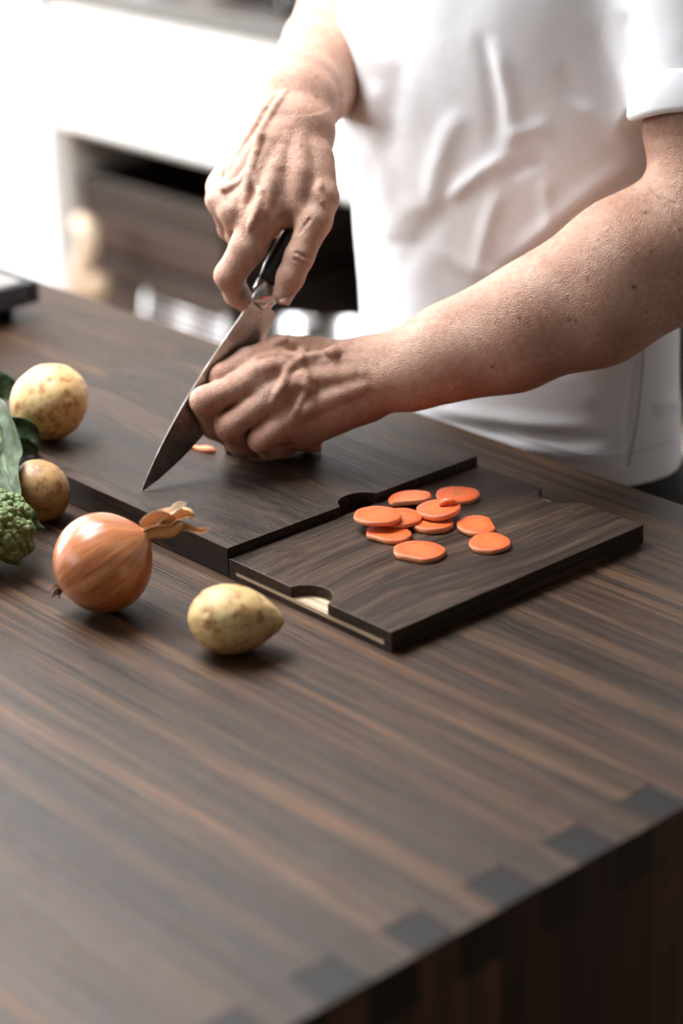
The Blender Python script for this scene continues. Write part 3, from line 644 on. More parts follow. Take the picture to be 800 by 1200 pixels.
# ------------------------------------------------------------------ the man: sculpted distance fields
def smin(a, b, k):
    h = np.maximum(k - np.abs(a - b), 0) / k
    return np.minimum(a, b) - h * h * k * .25
class Vox:
    def __init__(s, lo, hi, h):
        s.lo = np.array(lo, np.float32); s.h = h; s.n = np.ceil((np.array(hi) - s.lo) / h).astype(int) + 1
        s.a = np.full(s.n, .06, np.float32)
    def region(s, lo, hi):
        i0 = np.clip(np.floor((np.asarray(lo) - s.lo) / s.h).astype(int), 0, s.n); i1 = np.clip(np.ceil((np.asarray(hi) - s.lo) / s.h).astype(int) + 1, 0, s.n)
        sl = tuple(slice(a, b) for a, b in zip(i0, i1))
        ax = [(s.lo[d] + s.h * np.arange(i0[d], i1[d])).astype(np.float32) for d in range(3)]
        return sl, ax[0][:, None, None], ax[1][None, :, None], ax[2][None, None, :]
    @staticmethod
    def cone(x, y, z, a, b, ra, rb):
        a = np.asarray(a, np.float32); ba = np.asarray(b, np.float32) - a; L = float(ba @ ba) + 1e-12
        px, py, pz = x - a[0], y - a[1], z - a[2]
        t = np.clip((px * ba[0] + py * ba[1] + pz * ba[2]) / L, 0, 1)
        return np.sqrt((px - t * ba[0]) ** 2 + (py - t * ba[1]) ** 2 + (pz - t * ba[2]) ** 2) - (ra + (rb - ra) * t)
    def add(s, chain, k, sub=False):
        """chain = [(point, radius), ...]: tapered limb; blended with width k, or carved"""
        for (a, ra), (b, rb) in zip(chain, chain[1:]):
            m = max(ra, rb) + k + .012
            sl, x, y, z = s.region(np.minimum(a, b) - m, np.maximum(a, b) + m)
            if min(s.a[sl].shape) == 0: continue
            d = s.cone(x, y, z, a, b, ra, rb)
            s.a[sl] = -smin(-s.a[sl], d, k) if sub else smin(s.a[sl], d, k)
    def finger(s, chain, kin, kroot, kside, base):
        P = np.array([p for p, r in chain]); m = max(r for p, r in chain) + .02
        sl, x, y, z = s.region(P.min(0) - m, P.max(0) + m)
        f = None
        for (a, ra), (b, rb) in zip(chain, chain[1:]):
            d = s.cone(x, y, z, a, b, ra, rb); f = d if f is None else smin(f, d, kin)
        s.a[sl] = smin(s.a[sl], smin(base[sl], f, kroot), kside)
    def surf(s, px, py, D0=1.6, D1=2.4):
        """distance at which the line of sight through a pixel meets the surface"""
        d = CR * (px - 400) / FPX - CU * (py - 600) / FPX + CW
        for D in np.arange(D0, D1, .0007):
            i = np.round((CP + d * D - s.lo) / s.h).astype(int)
            if (i >= 0).all() and (i < s.n).all() and s.a[tuple(i)] < 0: return CP + d * D
        return None
    def mesh(s):
        g = vdb.FloatGrid(.05); g.copyFromArray(np.clip(s.a, -.01, .01)); p, q = g.convertToQuads(isovalue=0.)
        return p * s.h + s.lo, q
def to_mesh(name, parts):
    P = []; Q = []; n = 0
    for p, q in parts: P.append(p); Q.append(q + n); n += len(p)
    P = np.concatenate(P).astype(np.float32); Q = np.concatenate(Q).astype(np.int32)
    me = bpy.data.meshes.new(name); me.vertices.add(len(P)); me.vertices.foreach_set('co', P.ravel())
    me.loops.add(Q.size); me.loops.foreach_set('vertex_index', Q.ravel()); me.polygons.add(len(Q))
    me.polygons.foreach_set('loop_start', np.arange(0, Q.size, 4, dtype=np.int32)); me.update(calc_edges=True); me.validate()
    me.polygons.foreach_set('use_smooth', [True] * len(me.polygons)); return me, P
A_ = lambda x, y, D, r: (at(x, y, D), r)
def veins(v, paths, r, k, D0=1.6, D1=2.4, sink=.35):
    for path in paths:
        pts = []
        for i in range(len(path) - 1):
            for t in np.linspace(0, 1, 4, endpoint=False):
                pts.append((path[i][0] * (1 - t) + path[i + 1][0] * t, path[i][1] * (1 - t) + path[i + 1][1] * t))
        pts.append(path[-1]); ch = []
        for j, (x, y) in enumerate(pts):
            P = v.surf(x, y, D0, D1)
            if P is None: ch.append(None); continue
            f = math.sin(PI * min(1, max(.12, (j + .6) / len(pts)))) ** .4
            ch.append((P + CW * r * sink, r * f))
        for a, b in zip(ch, ch[1:]):
            if a and b and np.linalg.norm(a[0] - b[0]) < .03: v.add([a, b], k)
HV = .00115
# ---- left arm and hand (right side of the photo)
lh = Vox((-.165, .045, .026), (.205, .50, .335), HV)
wr = (438, 441, 1.872)
lh.add([A_(818, 150, 1.828, .047), A_(828, 210, 1.832, .0455), A_(846, 258, 1.838, .042)], .01)                     # upper arm into elbow
lh.add([A_(846, 262, 1.84, .043), A_(770, 302, 1.838, .0455), A_(700, 342, 1.84, .0440), A_(600, 386, 1.848, .0375), A_(520, 412, 1.858, .031), A_(455, 434, 1.868, .026)], .03)
lh.add([A_(800, 268, 1.835, .040), A_(730, 300, 1.83, .0400), A_(640, 352, 1.835, .030), A_(540, 396, 1.85, .0225)], .03)       # brachioradialis
lh.add([A_(800, 318, 1.84, .034), A_(700, 372, 1.835, .0320), A_(600, 408, 1.845, .026), A_(500, 436, 1.86, .022)], .03)       # flexor mass / ulna
lh.add([A_(470, 428, 1.866, .0235), A_(430, 428, 1.873, .023)], .02)
lh.add([A_(475, 449, 1.862, .020), A_(435, 455, 1.870, .0195)], .02)
lh.add([A_(456, 441, 1.849, .0085), A_(464, 440, 1.849, .008)], .012)                   # ulnar head
M_i, M_m, M_r, M_p = (325, 414, 1.883), (301, 442, 1.868), (316, 468, 1.866), (336, 497, 1.870)
for (mx, my, mD), r0, r1 in ((M_i, .018, .0145), (M_m, .018, .0138), (M_r, .0175, .0130), (M_p, .017, .0125)):
    w0 = {M_i: (425, 424, 1.882), M_m: (428, 434, 1.874), M_r: (430, 446, 1.872), M_p: (432, 458, 1.876)}[(mx, my, mD)]
    lh.add([A_(*w0, r0), A_(mx + 8, my, mD + .004, r1)], .014)
lh.add([A_(425, 470, 1.885, .0165), A_(355, 503, 1.888, .0155)], .02)                     # heel of the hand, little-finger side
lh.add([A_(425, 440, 1.895, .020), A_(350, 460, 1.90, .022), A_(330, 455, 1.90, .018)], .02)   # palm depth
lh.add([A_(345, 470, 1.90, .017), A_(296, 478, 1.902, .013)], .02); lh.add([A_(345, 492, 1.90, .015), A_(310, 508, 1.896, .0125)], .02); lh.add([A_(330, 490, 1.90, .014), A_(285, 500, 1.900, .0115)], .02)
base = lh.a.copy()
F = {
 'index': [A_(*M_i, .0138), A_(290, 424, 1.877, .0124), A_(259, 441, 1.869, .0118), A_(256, 472, 1.895, .0100), A_(268, 496, 1.925, .0085)],
 'middle': [A_(*M_m, .0142), A_(275, 455, 1.864, .0128), A_(240, 470, 1.857, .0126), A_(251, 499, 1.880, .0112), A_(276, 516, 1.905, .0092)],
 'ring': [A_(*M_r, .0132), A_(295, 481, 1.862, .0120), A_(268, 500, 1.859, .0116), A_(280, 519, 1.882, .0104), A_(298, 525, 1.905, .0088)],
 'little': [A_(*M_p, .0122), A_(320, 505, 1.864, .0112), A_(305, 515, 1.864, .0106), A_(315, 525, 1.886, .0094), A_(334, 526, 1.903, .0082)]}
for n in ('index', 'middle', 'ring', 'little'): lh.finger(F[n], .004, .010, .0016, base)
base = lh.a.copy()
lh.finger([A_(425, 452, 1.91, .018), A_(372, 462, 1.945, .0145), A_(322, 474, 1.965, .0115), A_(290, 494, 1.963, .0085)], .008, .016, .002, base)
for (x, y, D), r in ((M_i, .0100), (M_m, .0100), (M_r, .0092), (M_p, .0082)): lh.add([A_(x - 2, y - 1, D - .0055, r), A_(x + 3, y, D - .0055, r)], .010)
# tendons, veins
veins(lh, [[(330, 402), (370, 403), (415, 412)], [(300, 432), (350, 422), (420, 424)], [(318, 458), (360, 443), (425, 436)], [(340, 490), (380, 468), (428, 452)]], .0026, .010, sink=.75)
veins(lh, [[(322, 402), (338, 396), (356, 408), (352, 420), (385, 414), (400, 412)], [(300, 421), (330, 414), (352, 419)],
           [(319, 470), (330, 452), (338, 432), (352, 420)], [(352, 421), (358, 440), (362, 452), (368, 458)], [(385, 413), (392, 410), (396, 413)],
           [(345, 484), (352, 470), (362, 455)], 
           ], .0018, .0045, sink=.2)
veins(lh, [[(349, 437), (353, 446), (361, 455)], [(384, 412), (390, 412), (396, 416)]], .0026, .003, sink=.25)
# creases at the knuckles and wrist
for path in ([(343, 519), (346, 527), (344, 533)], [(334, 522), (342, 520), (352, 523)], [(762, 220), (775, 232), (792, 240)]):
    veins_before = lh.a
    ch = [lh.surf(x, y) for x, y in path]
    for a, b in zip(ch, ch[1:]):
        if a is not None and b is not None: lh.add([(a, .0009), (b, .0009)], .002, sub=True)

# ---- right arm and hand with the knife
rh = Vox((-.50, .07, .105), (-.085, .62, .47), HV)
rh.add([A_(452, 0, 2.27, .047), A_(457, -90, 2.24, .050)], .02)
rh.add([A_(352, 100, 1.955, .029), A_(340, 165, 1.908, .0215)], .035)
rh.add([A_(450, 2, 2.27, .047), A_(404, 36, 2.175, .0435), A_(372, 80, 2.035, .0350), A_(350, 118, 1.935, .0285)], .02)
rh.add([A_(396, 5, 2.17, .039), A_(372, 50, 2.07, .031), A_(345, 100, 1.95, .024)], .012)
rh.add([A_(430, 62, 2.24, .040), A_(398, 92, 2.12, .032), A_(372, 124, 1.965, .021)], .02)
rh.add([A_(330, 118, 1.925, .0200), A_(318, 150, 1.905, .0185)], .02); rh.add([A_(358, 118, 1.925, .021), A_(358, 150, 1.905, .020)], .02)
rh.add([A_(372, 116, 1.925, .012), A_(366, 125, 1.92, .010)], .012)
R_i, R_m, R_r, R_p = (303, 262, 1.862), (276, 249, 1.872), (260, 236, 1.885), (258, 222, 1.900)
for (mx, my, mD), w0, r0, r1 in ((R_i, (350, 150, 1.898), .019, .0150), (R_m, (336, 146, 1.898), .019, .0138), (R_r, (324, 146, 1.903), .0175, .0130), (R_p, (316, 150, 1.912), .0165, .0125)):
    rh.add([A_(*w0, r0), A_(mx + 4, my - 8, mD + .004, r1)], .014)
rh.add([A_(358, 160, 1.905, .021), A_(352, 215, 1.882, .0205), A_(345, 245, 1.875, .0150)], .02)     # web of the thumb
rh.add([A_(335, 170, 1.915, .024), A_(310, 220, 1.905, .021)], .02)
base = rh.a.copy()
G = {
 'little': [A_(*R_p, .0112), A_(268, 250, 1.945, .0100), A_(292, 262, 1.965, .0090), A_(312, 250, 1.955, .0080)],
 'ring': [A_(*R_r, .0122), A_(270, 268, 1.932, .0106), A_(296, 264, 1.962, .0096), A_(322, 268, 1.940, .0084)],
 'middle': [A_(*R_m, .0128), A_(280, 276, 1.922, .0110), A_(302, 274, 1.960, .0100), A_(325, 262, 1.950, .0086)],
 'index': [A_(*R_i, .0160), A_(291, 289, 1.864, .0148), A_(269, 323, 1.872, .0122), A_(277, 344, 1.890, .0100), A_(290, 356, 1.905, .0084)]}
for n in ('little', 'ring', 'middle', 'index'): rh.finger(G[n], .005, .010, .0016, base)
base = rh.a.copy()
rh.finger([A_(366, 190, 1.885, .0190), A_(375, 232, 1.868, .0155), A_(369, 258, 1.862, .0140), A_(350, 302, 1.860, .0118), A_(340, 325, 1.862, .0112), A_(332, 345, 1.865, .0092)], .006, .010, .002, base)
for (x, y, D), r in ((R_i, .0105), (R_m, .0100), (R_r, .0095)): rh.add([A_(x - 3, y - 2, D - .005, r), A_(x, y + 2, D - .005, r)], .010)
veins(rh, [[(300, 258), (318, 210), (340, 150)], [(276, 244), (300, 200), (328, 150)], [(261, 230), (285, 195), (315, 150)], [(350, 240), (352, 200), (350, 160)]], .0027, .011, sink=.75)
veins(rh, [[(334, 108), (322, 125), (306, 152), (300, 178), (292, 200), (280, 214), (262, 222)], [(322, 110), (308, 130), (292, 160), (280, 180), (268, 200)],
           [(292, 202), (287, 225), (285, 250)], [(262, 222), (256, 214), (262, 200)], [(296, 205), (305, 225), (300, 250), (292, 268)],
           [(375, 215), (372, 225), (380, 240)]], .0018, .0045, sink=.2)
for path in ([(347, 296), (355, 300), (364, 303)], [(345, 304), (353, 308), (361, 310)], [(363, 257), (350, 273), (336, 286), (330, 292)]):
    ch = [rh.surf(x, y) for x, y in path]
    for a, b in zip(ch, ch[1:]):
        if a is not None and b is not None: rh.add([(a, .0008), (b, .0008)], .002, sub=True)

# ---- trunk, neck, head, legs: coarser field, all under the clothes
tc_ = np.array([-.138, .478])                                                           # middle of the trunk
def ellip(v, z0, z1, ax, ay, cx, cy, k=.02, grow=0.):
    """stack of ellipses: ax, ay, cx, cy are functions of z"""
    sl, x, y, z = v.region((-.8, -.1, z0), (.6, 1.1, z1)); Z = z
    a, b = ax(Z) + grow, ay(Z) + grow; q = np.sqrt(((x - cx(Z)) / a) ** 2 + ((y - cy(Z)) / b) ** 2)
    d = (q - 1) * np.minimum(a, b); d = np.maximum(d, np.maximum(z0 + .004 - Z, Z - z1 + .004))
    v.a[sl] = smin(v.a[sl], d.astype(np.float32), k)
interp = lambda zs, vs: (lambda z: sum(np.interp(z + q, zs, vs) for q in np.linspace(-.07, .07, 9)) / 9)
ZT = [-.25, -.08, .05, .2, .35, .48, .56, .62]
SX = interp(ZT, [.180, .184, .180, .180, .185, .187, .16, .09]); SY = interp(ZT, [.115, .110, .106, .108, .115, .112, .09, .07])
SCX = interp(ZT, [-.152, -.152, -.152, -.150, -.144, -.140, -.14, -.14]); SCY = interp(ZT, [.50, .494, .486, .476, .466, .464, .465, .465])
shL, shR = np.array([.045, .485, .545]), np.array([-.335, .465, .555])
elL, elR = at(852, 262, 1.835), at(452, 0, 2.27)
tb = Vox((-.46, .2, -.92), (.26, .75, .95), .005)
ellip(tb, -.25, .62, SX, SY, SCX, SCY, .03, -.022)
tb.add([(shL, .046), (at(818, 140, 1.828), .040)], .012); tb.add([(shR, .05), (elR + np.array([0, 0, .08]), .044)], .03)
tb.add([((-.14, .47, .56), .06), (shL, .052)], .04); tb.add([((-.14, .47, .56), .06), (shR, .052)], .04)
tb.add([((-.14, .46, .58), .058), ((-.14, .425, .70), .052)], .04)
tb.add([((-.14, .42, .80), .082), ((-.14, .405, .83), .085)], .03); tb.add([((-.14, .37, .735), .05), ((-.14, .37, .78), .060)], .03)   # skull, jaw
tb.add([((-.14, .318, .765), .012), ((-.14, .325, .80), .008)], .012)                       # nose
for sx in (-1, 1):
    tb.add([((-.14 + sx * .082, .42, .76), .010), ((-.14 + sx * .086, .43, .79), .014)], .006)   # ears
    tb.add([((-.14 + sx * .032, .336, .80), .011), ((-.14 + sx * .034, .336, .80), .011)], .012, sub=True)
    hp = (-.14 + sx * .085, .50, -.12)
    tb.add([(hp, .095), ((-.14 + sx * .10, .50, -.45), .062), ((-.14 + sx * .11, .53, -.84), .042)], .04)
    tb.add([((-.14 + sx * .11, .54, -.875), .035), ((-.14 + sx * .125, .40, -.885), .028)], .02)
tb.add([((-.165, .335, .738), .006), ((-.115, .335, .738), .006)], .006)                   # lips
body_me, BP = to_mesh('person', [lh.mesh(), rh.mesh(), tb.mesh()])
knk = [F[n][0][0] for n in F] + [F[n][2][0] for n in F] + [G[n][0][0] for n in G] + [G['index'][2][0], at(340, 325, 1.862)] + [at(456, 441, 1.85)]
tint = np.zeros(len(BP), np.float32)
for p in knk: tint += .75 * np.exp(-((BP - p) ** 2).sum(1) / .0105 ** 2).astype(np.float32)
for n, f in list(F.items()) + list(G.items()): tint += .6 * np.exp(-((BP - f[-1][0]) ** 2).sum(1) / .013 ** 2)
a = body_me.attributes.new('tint', 'FLOAT', 'POINT'); a.data.foreach_set('value', np.clip(tint, 0, 1).astype(np.float32))
mole = np.zeros(len(BP), np.float32)
MO = [(755, 236, 1.0), (756, 249, 1.4), (716, 267, .9), (712, 270, .9), (701, 281, .9), (681, 294, .9), (695, 292, .9), (762, 295, 1.5), (729, 302, 1.0), (688, 326, 1.5), (742, 336, 1.7), (664, 349, 1.2),
      (666, 375, 1.2), (674, 375, 1.2), (609, 373, 1.2), (769, 341, .8), (796, 269, 1.0), (795, 320, 1.0), (660, 331, .7), (643, 308, .7), (613, 355, .8), (577, 430, 1.2), (757, 365, .9), (785, 266, .7)]
for x, y, r in MO:
    P = lh.surf(x, y)
    if P is not None: mole += np.exp(-((BP - P) ** 2).sum(1) / (.0012 * r) ** 2).astype(np.float32) * min(1, .55 + .25 * r)
for x, y, r in ((353, 171, 1.5), (371, 113, 1.3), (371, 90, 1.1), (385, 4, 1.2), (302, 146, .8)):
    P = rh.surf(x, y, 1.7, 2.3)
    if P is not None: mole += np.exp(-((BP - P) ** 2).sum(1) / (.0012 * r) ** 2).astype(np.float32) * .8
a = body_me.attributes.new('mole', 'FLOAT', 'POINT'); a.data.foreach_set('value', np.clip(mole, 0, 1).astype(np.float32))
def skin_mat():
    m, nt, b = mat_new('skin'); L = nt.links; tc = N(nt, 'ShaderNodeTexCoord')
    n1 = N(nt, 'ShaderNodeTexNoise', i_Scale=22., i_Detail=4.); n2 = N(nt, 'ShaderNodeTexNoise', i_Scale=190., i_Detail=3.); n3 = N(nt, 'ShaderNodeTexVoronoi', i_Scale=900.)
    for n in (n1, n2, n3): L.new(tc.outputs['Object'], n.inputs['Vector'])
    c = ramp(nt, n1.outputs[0], [(.33, (.42, .225, .155)), (.5, (.49, .285, .205)), (.67, (.56, .36, .27))])
    c = mixc(nt, c, ramp(nt, n2.outputs[0], [(.35, (.86, .80, .78)), (.6, (1.05, 1.06, 1.06))]), .7, 'MULTIPLY')
    ta = N(nt, 'ShaderNodeAttribute', attribute_name='tint'); fm = N(nt, 'ShaderNodeMath', operation='MULTIPLY', i_1=.6); L.new(ta.outputs['Fac'], fm.inputs[0])
    c = mixc(nt, c, (.60, .17, .12), fm.outputs[0])
    mo = N(nt, 'ShaderNodeAttribute', attribute_name='mole'); c = mixc(nt, c, (.07, .03, .02), mo.outputs['Fac'])
    L.new(c, b.inputs['Base Color']); b.inputs['Roughness'].default_value = .52; b.inputs['Specular IOR Level'].default_value = .4
    b.inputs['Subsurface Weight'].default_value = .18; b.inputs['Subsurface Radius'].default_value = (.006, .0022, .0012); b.inputs['Subsurface Scale'].default_value = 1.
    ad = N(nt, 'ShaderNodeMath', operation='ADD'); L.new(n2.outputs[0], ad.inputs[0]); L.new(n3.outputs['Distance'], ad.inputs[1])
    bp = N(nt, 'ShaderNodeBump', i_Strength=.7, i_Distance=.0009); L.new(ad.outputs[0], bp.inputs['Height']); L.new(bp.outputs[0], b.inputs['Normal'])
    return m
M['skin'] = skin_mat()
person = tag(link('person', body_me, M['skin']), 'man in a white t-shirt slicing carrot with a knife at the counter', 'person')

# ---- t-shirt
ts = Vox((-.52, .22, -.10), (.30, .74, .64), .0036)
ellip(ts, -.052, .60, SX, SY, SCX, SCY, .02, .006)
cuffL = at(818, 118, 1.825); cuffR = elR + (shR - elR) * .42
axL = cuffL - shL; axL /= np.linalg.norm(axL); axR = cuffR - shR; axR /= np.linalg.norm(axR)
ts.add([((-.14, .455, .55), .085), (shL, .060)], .05); ts.add([((-.14, .455, .55), .085), (shR, .060)], .05)
sl, x, y, z = ts.region((-1, -1, -1), (1, 1, 1))
for sh_, cf, ax, r in ((shL, cuffL, axL, .0560), (shR, cuffR, axR, .062)):
    d = Vox.cone(x, y, z, sh_, cf + ax * .08, .068, r); d = np.maximum(d, (x - cf[0]) * ax[0] + (y - cf[1]) * ax[1] + (z - cf[2]) * ax[2])
    ts.a = smin(ts.a, d, .035)
sp, sq = ts.mesh(); fc = sp[sq].mean(1)
keep = (fc[:, 2] > -.0475) & ~((fc[:, 2] > .57) & (np.hypot(fc[:, 0] + .14, fc[:, 1] - .455) < .072))
for cf, ax in ((cuffL, axL), (cuffR, axR)):
    dd = (fc - cf) @ ax; pr_ = np.linalg.norm(fc - cf - dd[:, None] * ax, axis=1); keep &= ~((pr_ < .0550) & (np.abs(dd) < .0022))
sme, SPt = to_mesh('t_shirt', [(sp, sq[keep])])
nrm = np.zeros(len(SPt) * 3, np.float32); sme.vertices.foreach_get('normal', nrm); nrm = nrm.reshape(-1, 3)
# creases of the cloth: ridges and valleys between pairs of points on the body, pushed along the normal
def pix(P):
    d = P - CP; w = d @ CW; return 400 + FPX * (d @ CR) / w, 600 - FPX * (d @ CU) / w
X, Y = pix(SPt); facing = ((nrm @ -CW) > -.15)
disp = np.zeros(len(SPt))
def fold(x0, y0, x1, y1, w, amp, bend=0):
    amp *= .72; w *= .85
    L = math.hypot(x1 - x0, y1 - y0); tx, ty = (x1 - x0) / L, (y1 - y0) / L
    s = (X - x0) * tx + (Y - y0) * ty; d = -(X - x0) * ty + (Y - y0) * tx; t = s / L
    d = d - bend * 4 * t * (1 - t)
    f = np.clip(t * 4, 0, 1) * np.clip((1 - t) * 4, 0, 1) * (t > 0) * (t < 1); f = f * f * (3 - 2 * f)
    global disp; disp = disp + amp * f * np.exp(-(d / (w * 1.25)) ** 2)
FO = [(770, 190, 560, 365, 13, -.009, 6), (775, 165, 590, 320, 12, .006, 8), (545, 120, 505, 260, 12, .0045, 10), (575, 40, 600, 190, 10, .005, -8), (560, 30, 578, 190, 9, -.004, -8),
      (600, 180, 520, 240, 8, .005, 5), (595, 165, 650, 145, 8, .004, -4), (590, 205, 640, 185, 7, -.004, 0), (655, 70, 690, 130, 9, -.004, 5), (660, 110, 745, 180, 9, .004, -6),
      (520, 240, 470, 320, 12, -.003, 0), (500, 230, 440, 300, 14, .003, 6), (440, 90, 430, 200, 12, .003, 0), (470, 60, 455, 200, 12, -.003, 4), (500, 280, 600, 330, 10, .003, 8),
      (430, 280, 500, 285, 8, -.0025, 3), (590, 215, 560, 330, 9, .003, 6), (640, 200, 650, 290, 8, .003, 4), (690, 20, 735, 150, 12, -.005, 6), (730, 10, 742, 90, 8, -.004, 3),
      (490, 487, 730, 515, 5, -.006, 6), (480, 500, 735, 535, 8, .004, 6), (500, 472, 700, 500, 9, .004, 8), (750, 400, 735, 548, 3, -.0035, 4), (765, 480, 800, 470, 8, .003, 0), (700, 480, 660, 430, 8, .002, 0)]
for f in FO: fold(*f)
n3 = np.array([noise.noise(Vector((p[0] * 9, p[1] * 9, p[2] * 5.5))) for p in SPt]); n4 = np.array([noise.noise(Vector((p[0] * 22 + 5, p[1] * 22, p[2] * 14))) for p in SPt])
disp = disp * facing + .0045 * n3 + .0014 * n4
hemz = np.clip((SPt[:, 2] + .05) / .02, 0, 1)
SP2 = SPt + nrm * disp[:, None].astype(np.float32)
sme.vertices.foreach_set('co', SP2.astype(np.float32).ravel()); sme.update()
def cloth(name, c, rough=.85):
    m, nt, b = mat_new(name); L = nt.links; tc = N(nt, 'ShaderNodeTexCoord'); n = N(nt, 'ShaderNodeTexNoise', i_Scale=1500., i_Detail=2.); n2 = N(nt, 'ShaderNodeTexNoise', i_Scale=30., i_Detail=3.)
    for q in (n, n2): L.new(tc.outputs['Object'], q.inputs['Vector'])
    L.new(ramp(nt, n.outputs[0], [(.3, tuple(v * .93 for v in c)), (.7, c)]), b.inputs['Base Color']); b.inputs['Roughness'].default_value = rough; b.inputs['Specular IOR Level'].default_value = .2
    b.inputs['Sheen Weight'].default_value = .15
    bp = N(nt, 'ShaderNodeBump', i_Strength=.3, i_Distance=.0004); L.new(n.outputs[0], bp.inputs['Height']); bp2 = N(nt, 'ShaderNodeBump', i_Strength=.25, i_Distance=.004); L.new(n2.outputs[0], bp2.inputs['Height']); L.new(bp.outputs[0], bp2.inputs['Normal']); L.new(bp2.outputs[0], b.inputs['Normal'])
    return m
M['cotton'] = cloth('white_cotton', (.84, .86, .89)); M['trouser'] = cloth('dark_trouser_cloth', (.016, .018, .016))
shirt = link('t_shirt', sme, M['cotton']); shirt.parent = person
bmx = bmesh.new(); bmx.from_mesh(sme); bmesh.ops.delete(bmx, geom=[v for v in bmx.verts if not v.link_faces], context='VERTS'); bmesh.ops.smooth_vert(bmx, verts=bmx.verts, factor=.5, use_axis_x=True, use_axis_y=True, use_axis_z=True); bmx.to_mesh(sme); bmx.free()
md = shirt.modifiers.new('t', 'SOLIDIFY'); md.thickness = .0018
# side seam, laid on the finished cloth
from mathutils.bvhtree import BVHTree
bvt = BVHTree.FromPolygons([v.co.copy() for v in sme.vertices], [tuple(p.vertices) for p in sme.polygons])
def seam(name, path, r, mat, out=.0003):
    pts = []
    for (x0, y0), (x1, y1) in zip(path, path[1:]):
        for t in np.linspace(0, 1, 8, endpoint=False):
            px, py = x0 + (x1 - x0) * t, y0 + (y1 - y0) * t; d = CR * (px - 400) / FPX - CU * (py - 600) / FPX + CW
            h = bvt.ray_cast(Vector(CP + d * 1.2), Vector(d / np.linalg.norm(d)))
            if h[0] is not None and (not pts or (h[0] - pts[-1]).length < .02): pts.append(h[0] - Vector(CW) * out)
    if len(pts) > 3:
        bm = bmesh.new(); tube(bm, pts, r, 6); o = bmobj(name, bm, mat, smooth=True); o.parent = shirt
M['seam'] = plain('seam_thread', (.42, .43, .45), .9)
seam('side_seam', [(754, 385), (753, 430), (747, 490), (739, 530), (736, 548)], .0008, M['seam'])
seam('hem_stitch', [(560, 498), (620, 518), (680, 532), (735, 534), (799, 512)], .00045, M['seam'])
# rolled cuff
def ring_tube(name, p0, ax, r, h, mat, parent, flare=.003):
    bm = bmesh.new(); q = Vector(ax).to_track_quat('Z', 'Y').to_matrix().to_4x4(); q.translation = Vector(p0)
    pr = [(r - .004, .002), (r - .001, -.001), (r + .003, 0), (r + .0045, .004), (r + .0035, h * .5), (r + .004, h - .003), (r + .002, h), (r - .003, h - .002), (r - .004, h * .5), (r - .004, .002)]
    lathe(bm, [(a * (1 + .0 * b), -b) for a, b in pr], 72, None)
    for v in bm.verts:
        a = math.atan2(v.co.y, v.co.x); f = 1 + .012 * math.sin(3 * a) + .008 * math.sin(7 * a + 1) + .25 * flare; v.co.x *= f; v.co.y *= f; v.co.z += .0015 * math.sin(4 * a + 2)
    bmesh.ops.transform(bm, matrix=q, verts=bm.verts); o = bmobj(name, bm, mat, smooth=True); o.parent = parent; return o
ring_tube('sleeve_cuff', cuffL + axL * .012, axL, .0565, .034, M['cotton'], shirt)
ring_tube('sleeve_cuff', cuffR + axR * .004, axR, .064, .032, M['cotton'], shirt)
# trousers
tv = Vox((-.42, .25, -.92), (.16, .75, -.02), .005)
ellip(tv, -.22, -.03, SX, SY, SCX, SCY, .02, -.006)
for sx in (-1, 1):
    tv.add([((-.14 + sx * .085, .50, -.13), .108), ((-.14 + sx * .10, .50, -.45), .078), ((-.14 + sx * .11, .53, -.86), .068)], .04)
tme, _ = to_mesh('trousers', [tv.mesh()]); tro = link('trousers', tme, M['trouser']); tro.parent = person
bm = bmesh.new(); bmesh.ops.create_uvsphere(bm, u_segments=32, v_segments=20, radius=1)
for v in bm.verts:
    v.co = Vector((v.co.x * .092, v.co.y * .102, v.co.z * .080)) * (1 + .03 * noise.noise(v.co * 5))
o = bmobj('hair', bm, plain('brown_hair', (.06, .035, .02), .6, bump=1, bscale=300), smooth=True, loc=(-.14, .432, .852)); o.parent = person
for sx in (-1, 1):
    bm = bmesh.new(); box(bm, -.045, .045, -.16, .10, 0, .075, .02, 3); o = bmobj('shoe', bm, M['black'], smooth=True, loc=(-.14 + sx * .12, .53, -.9145)); o.parent = person

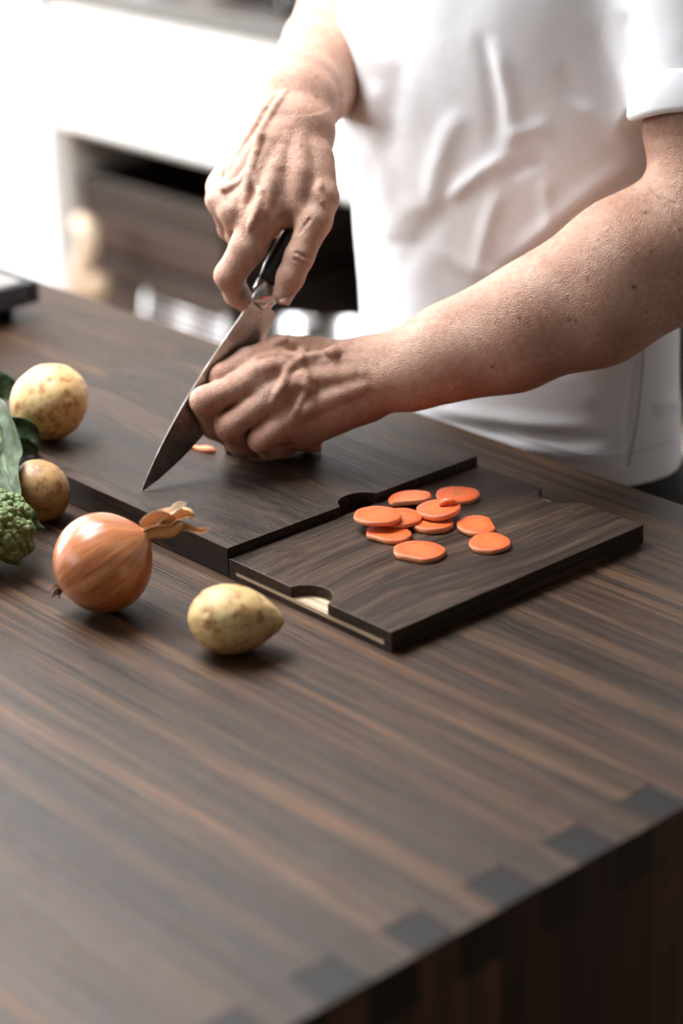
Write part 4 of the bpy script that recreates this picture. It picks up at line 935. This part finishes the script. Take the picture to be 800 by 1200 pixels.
# ---- thumbnail of the right hand
def nail(px, py, D0, D1, vox, along, w, l):
    P = vox.surf(px, py, D0, D1)
    if P is None: return
    al = np.array(along); al = al / np.linalg.norm(al); n = -CW * .95 + CR * .3; n /= np.linalg.norm(n); al = al - n * (al @ n); al /= np.linalg.norm(al); s = np.cross(al, n)
    bm = bmesh.new(); rows = []
    for i in range(9):
        v = i / 8 * 2 - 1; row = []
        for j in range(9):
            u = j / 8 * 2 - 1; uu = u * math.sqrt(max(0, 1 - (abs(v) ** 3) * .45))
            row.append(bm.verts.new(P + al * v * l + s * uu * w + n * (.0009 - .0028 * uu * uu - .0006 * v * v)))
        rows.append(row)
    for a, b in zip(rows, rows[1:]):
        for j in range(8): bm.faces.new((a[j], a[j + 1], b[j + 1], b[j]))
    o = bmobj('fingernail', bm, plain('nail', (.62, .38, .31), .25), smooth=True); md = o.modifiers.new('t', 'SOLIDIFY'); md.thickness = .0006; md.offset = 0; o.parent = person
nail(336, 349, 1.7, 2.1, rh, at(331, 352, 1.86) - at(345, 322, 1.86), .0052, .0062)

# ---- fine hair on the left forearm
cu = bpy.data.curves.new('arm_hair', 'CURVE'); cu.dimensions = '3D'; cu.bevel_depth = .00006; cu.bevel_resolution = 0
bn = np.zeros(len(BP) * 3, np.float32); body_me.vertices.foreach_get('normal', bn); bn = bn.reshape(-1, 3)
HX, HY = pix(BP); sel = np.where((HX > 440) & (HX < 830) & (HY > 190) & (HY < 470) & (BP[:, 2] > .09) & ((BP - CP) @ CW < 1.95) & (bn[:, 2] > -.3))[0]
ax_ = at(438, 441, 1.872) - at(850, 262, 1.835); ax_ /= np.linalg.norm(ax_)
pk = rng.choice(sel, 1500)
for i in pk:
    n = bn[i]; d = ax_ * .55 + np.array([0, 0, -.75]) + rng.normal(0, .18, 3); d -= n * (d @ n) * .85; d /= np.linalg.norm(d); L = rng.uniform(.004, .009)
    sp_ = cu.splines.new('POLY'); sp_.points.add(3)
    for j in range(4):
        t = j / 3; p = BP[i] + d * L * t + n * (L * .28 * math.sin(t * 1.7)); sp_.points[j].co = (*p, 1); sp_.points[j].radius = 1 - .75 * t
tmp = bpy.data.objects.new('tmp', cu); COL.objects.link(tmp); bpy.context.view_layer.update()
hm = bpy.data.meshes.new_from_object(tmp.evaluated_get(bpy.context.evaluated_depsgraph_get())); bpy.data.objects.remove(tmp)
hair = tag(link('arm_hair', hm, plain('arm_hair', (.34, .19, .10), .5)), 'fine golden brown hair on the forearm', kind='stuff'); hair.parent = person
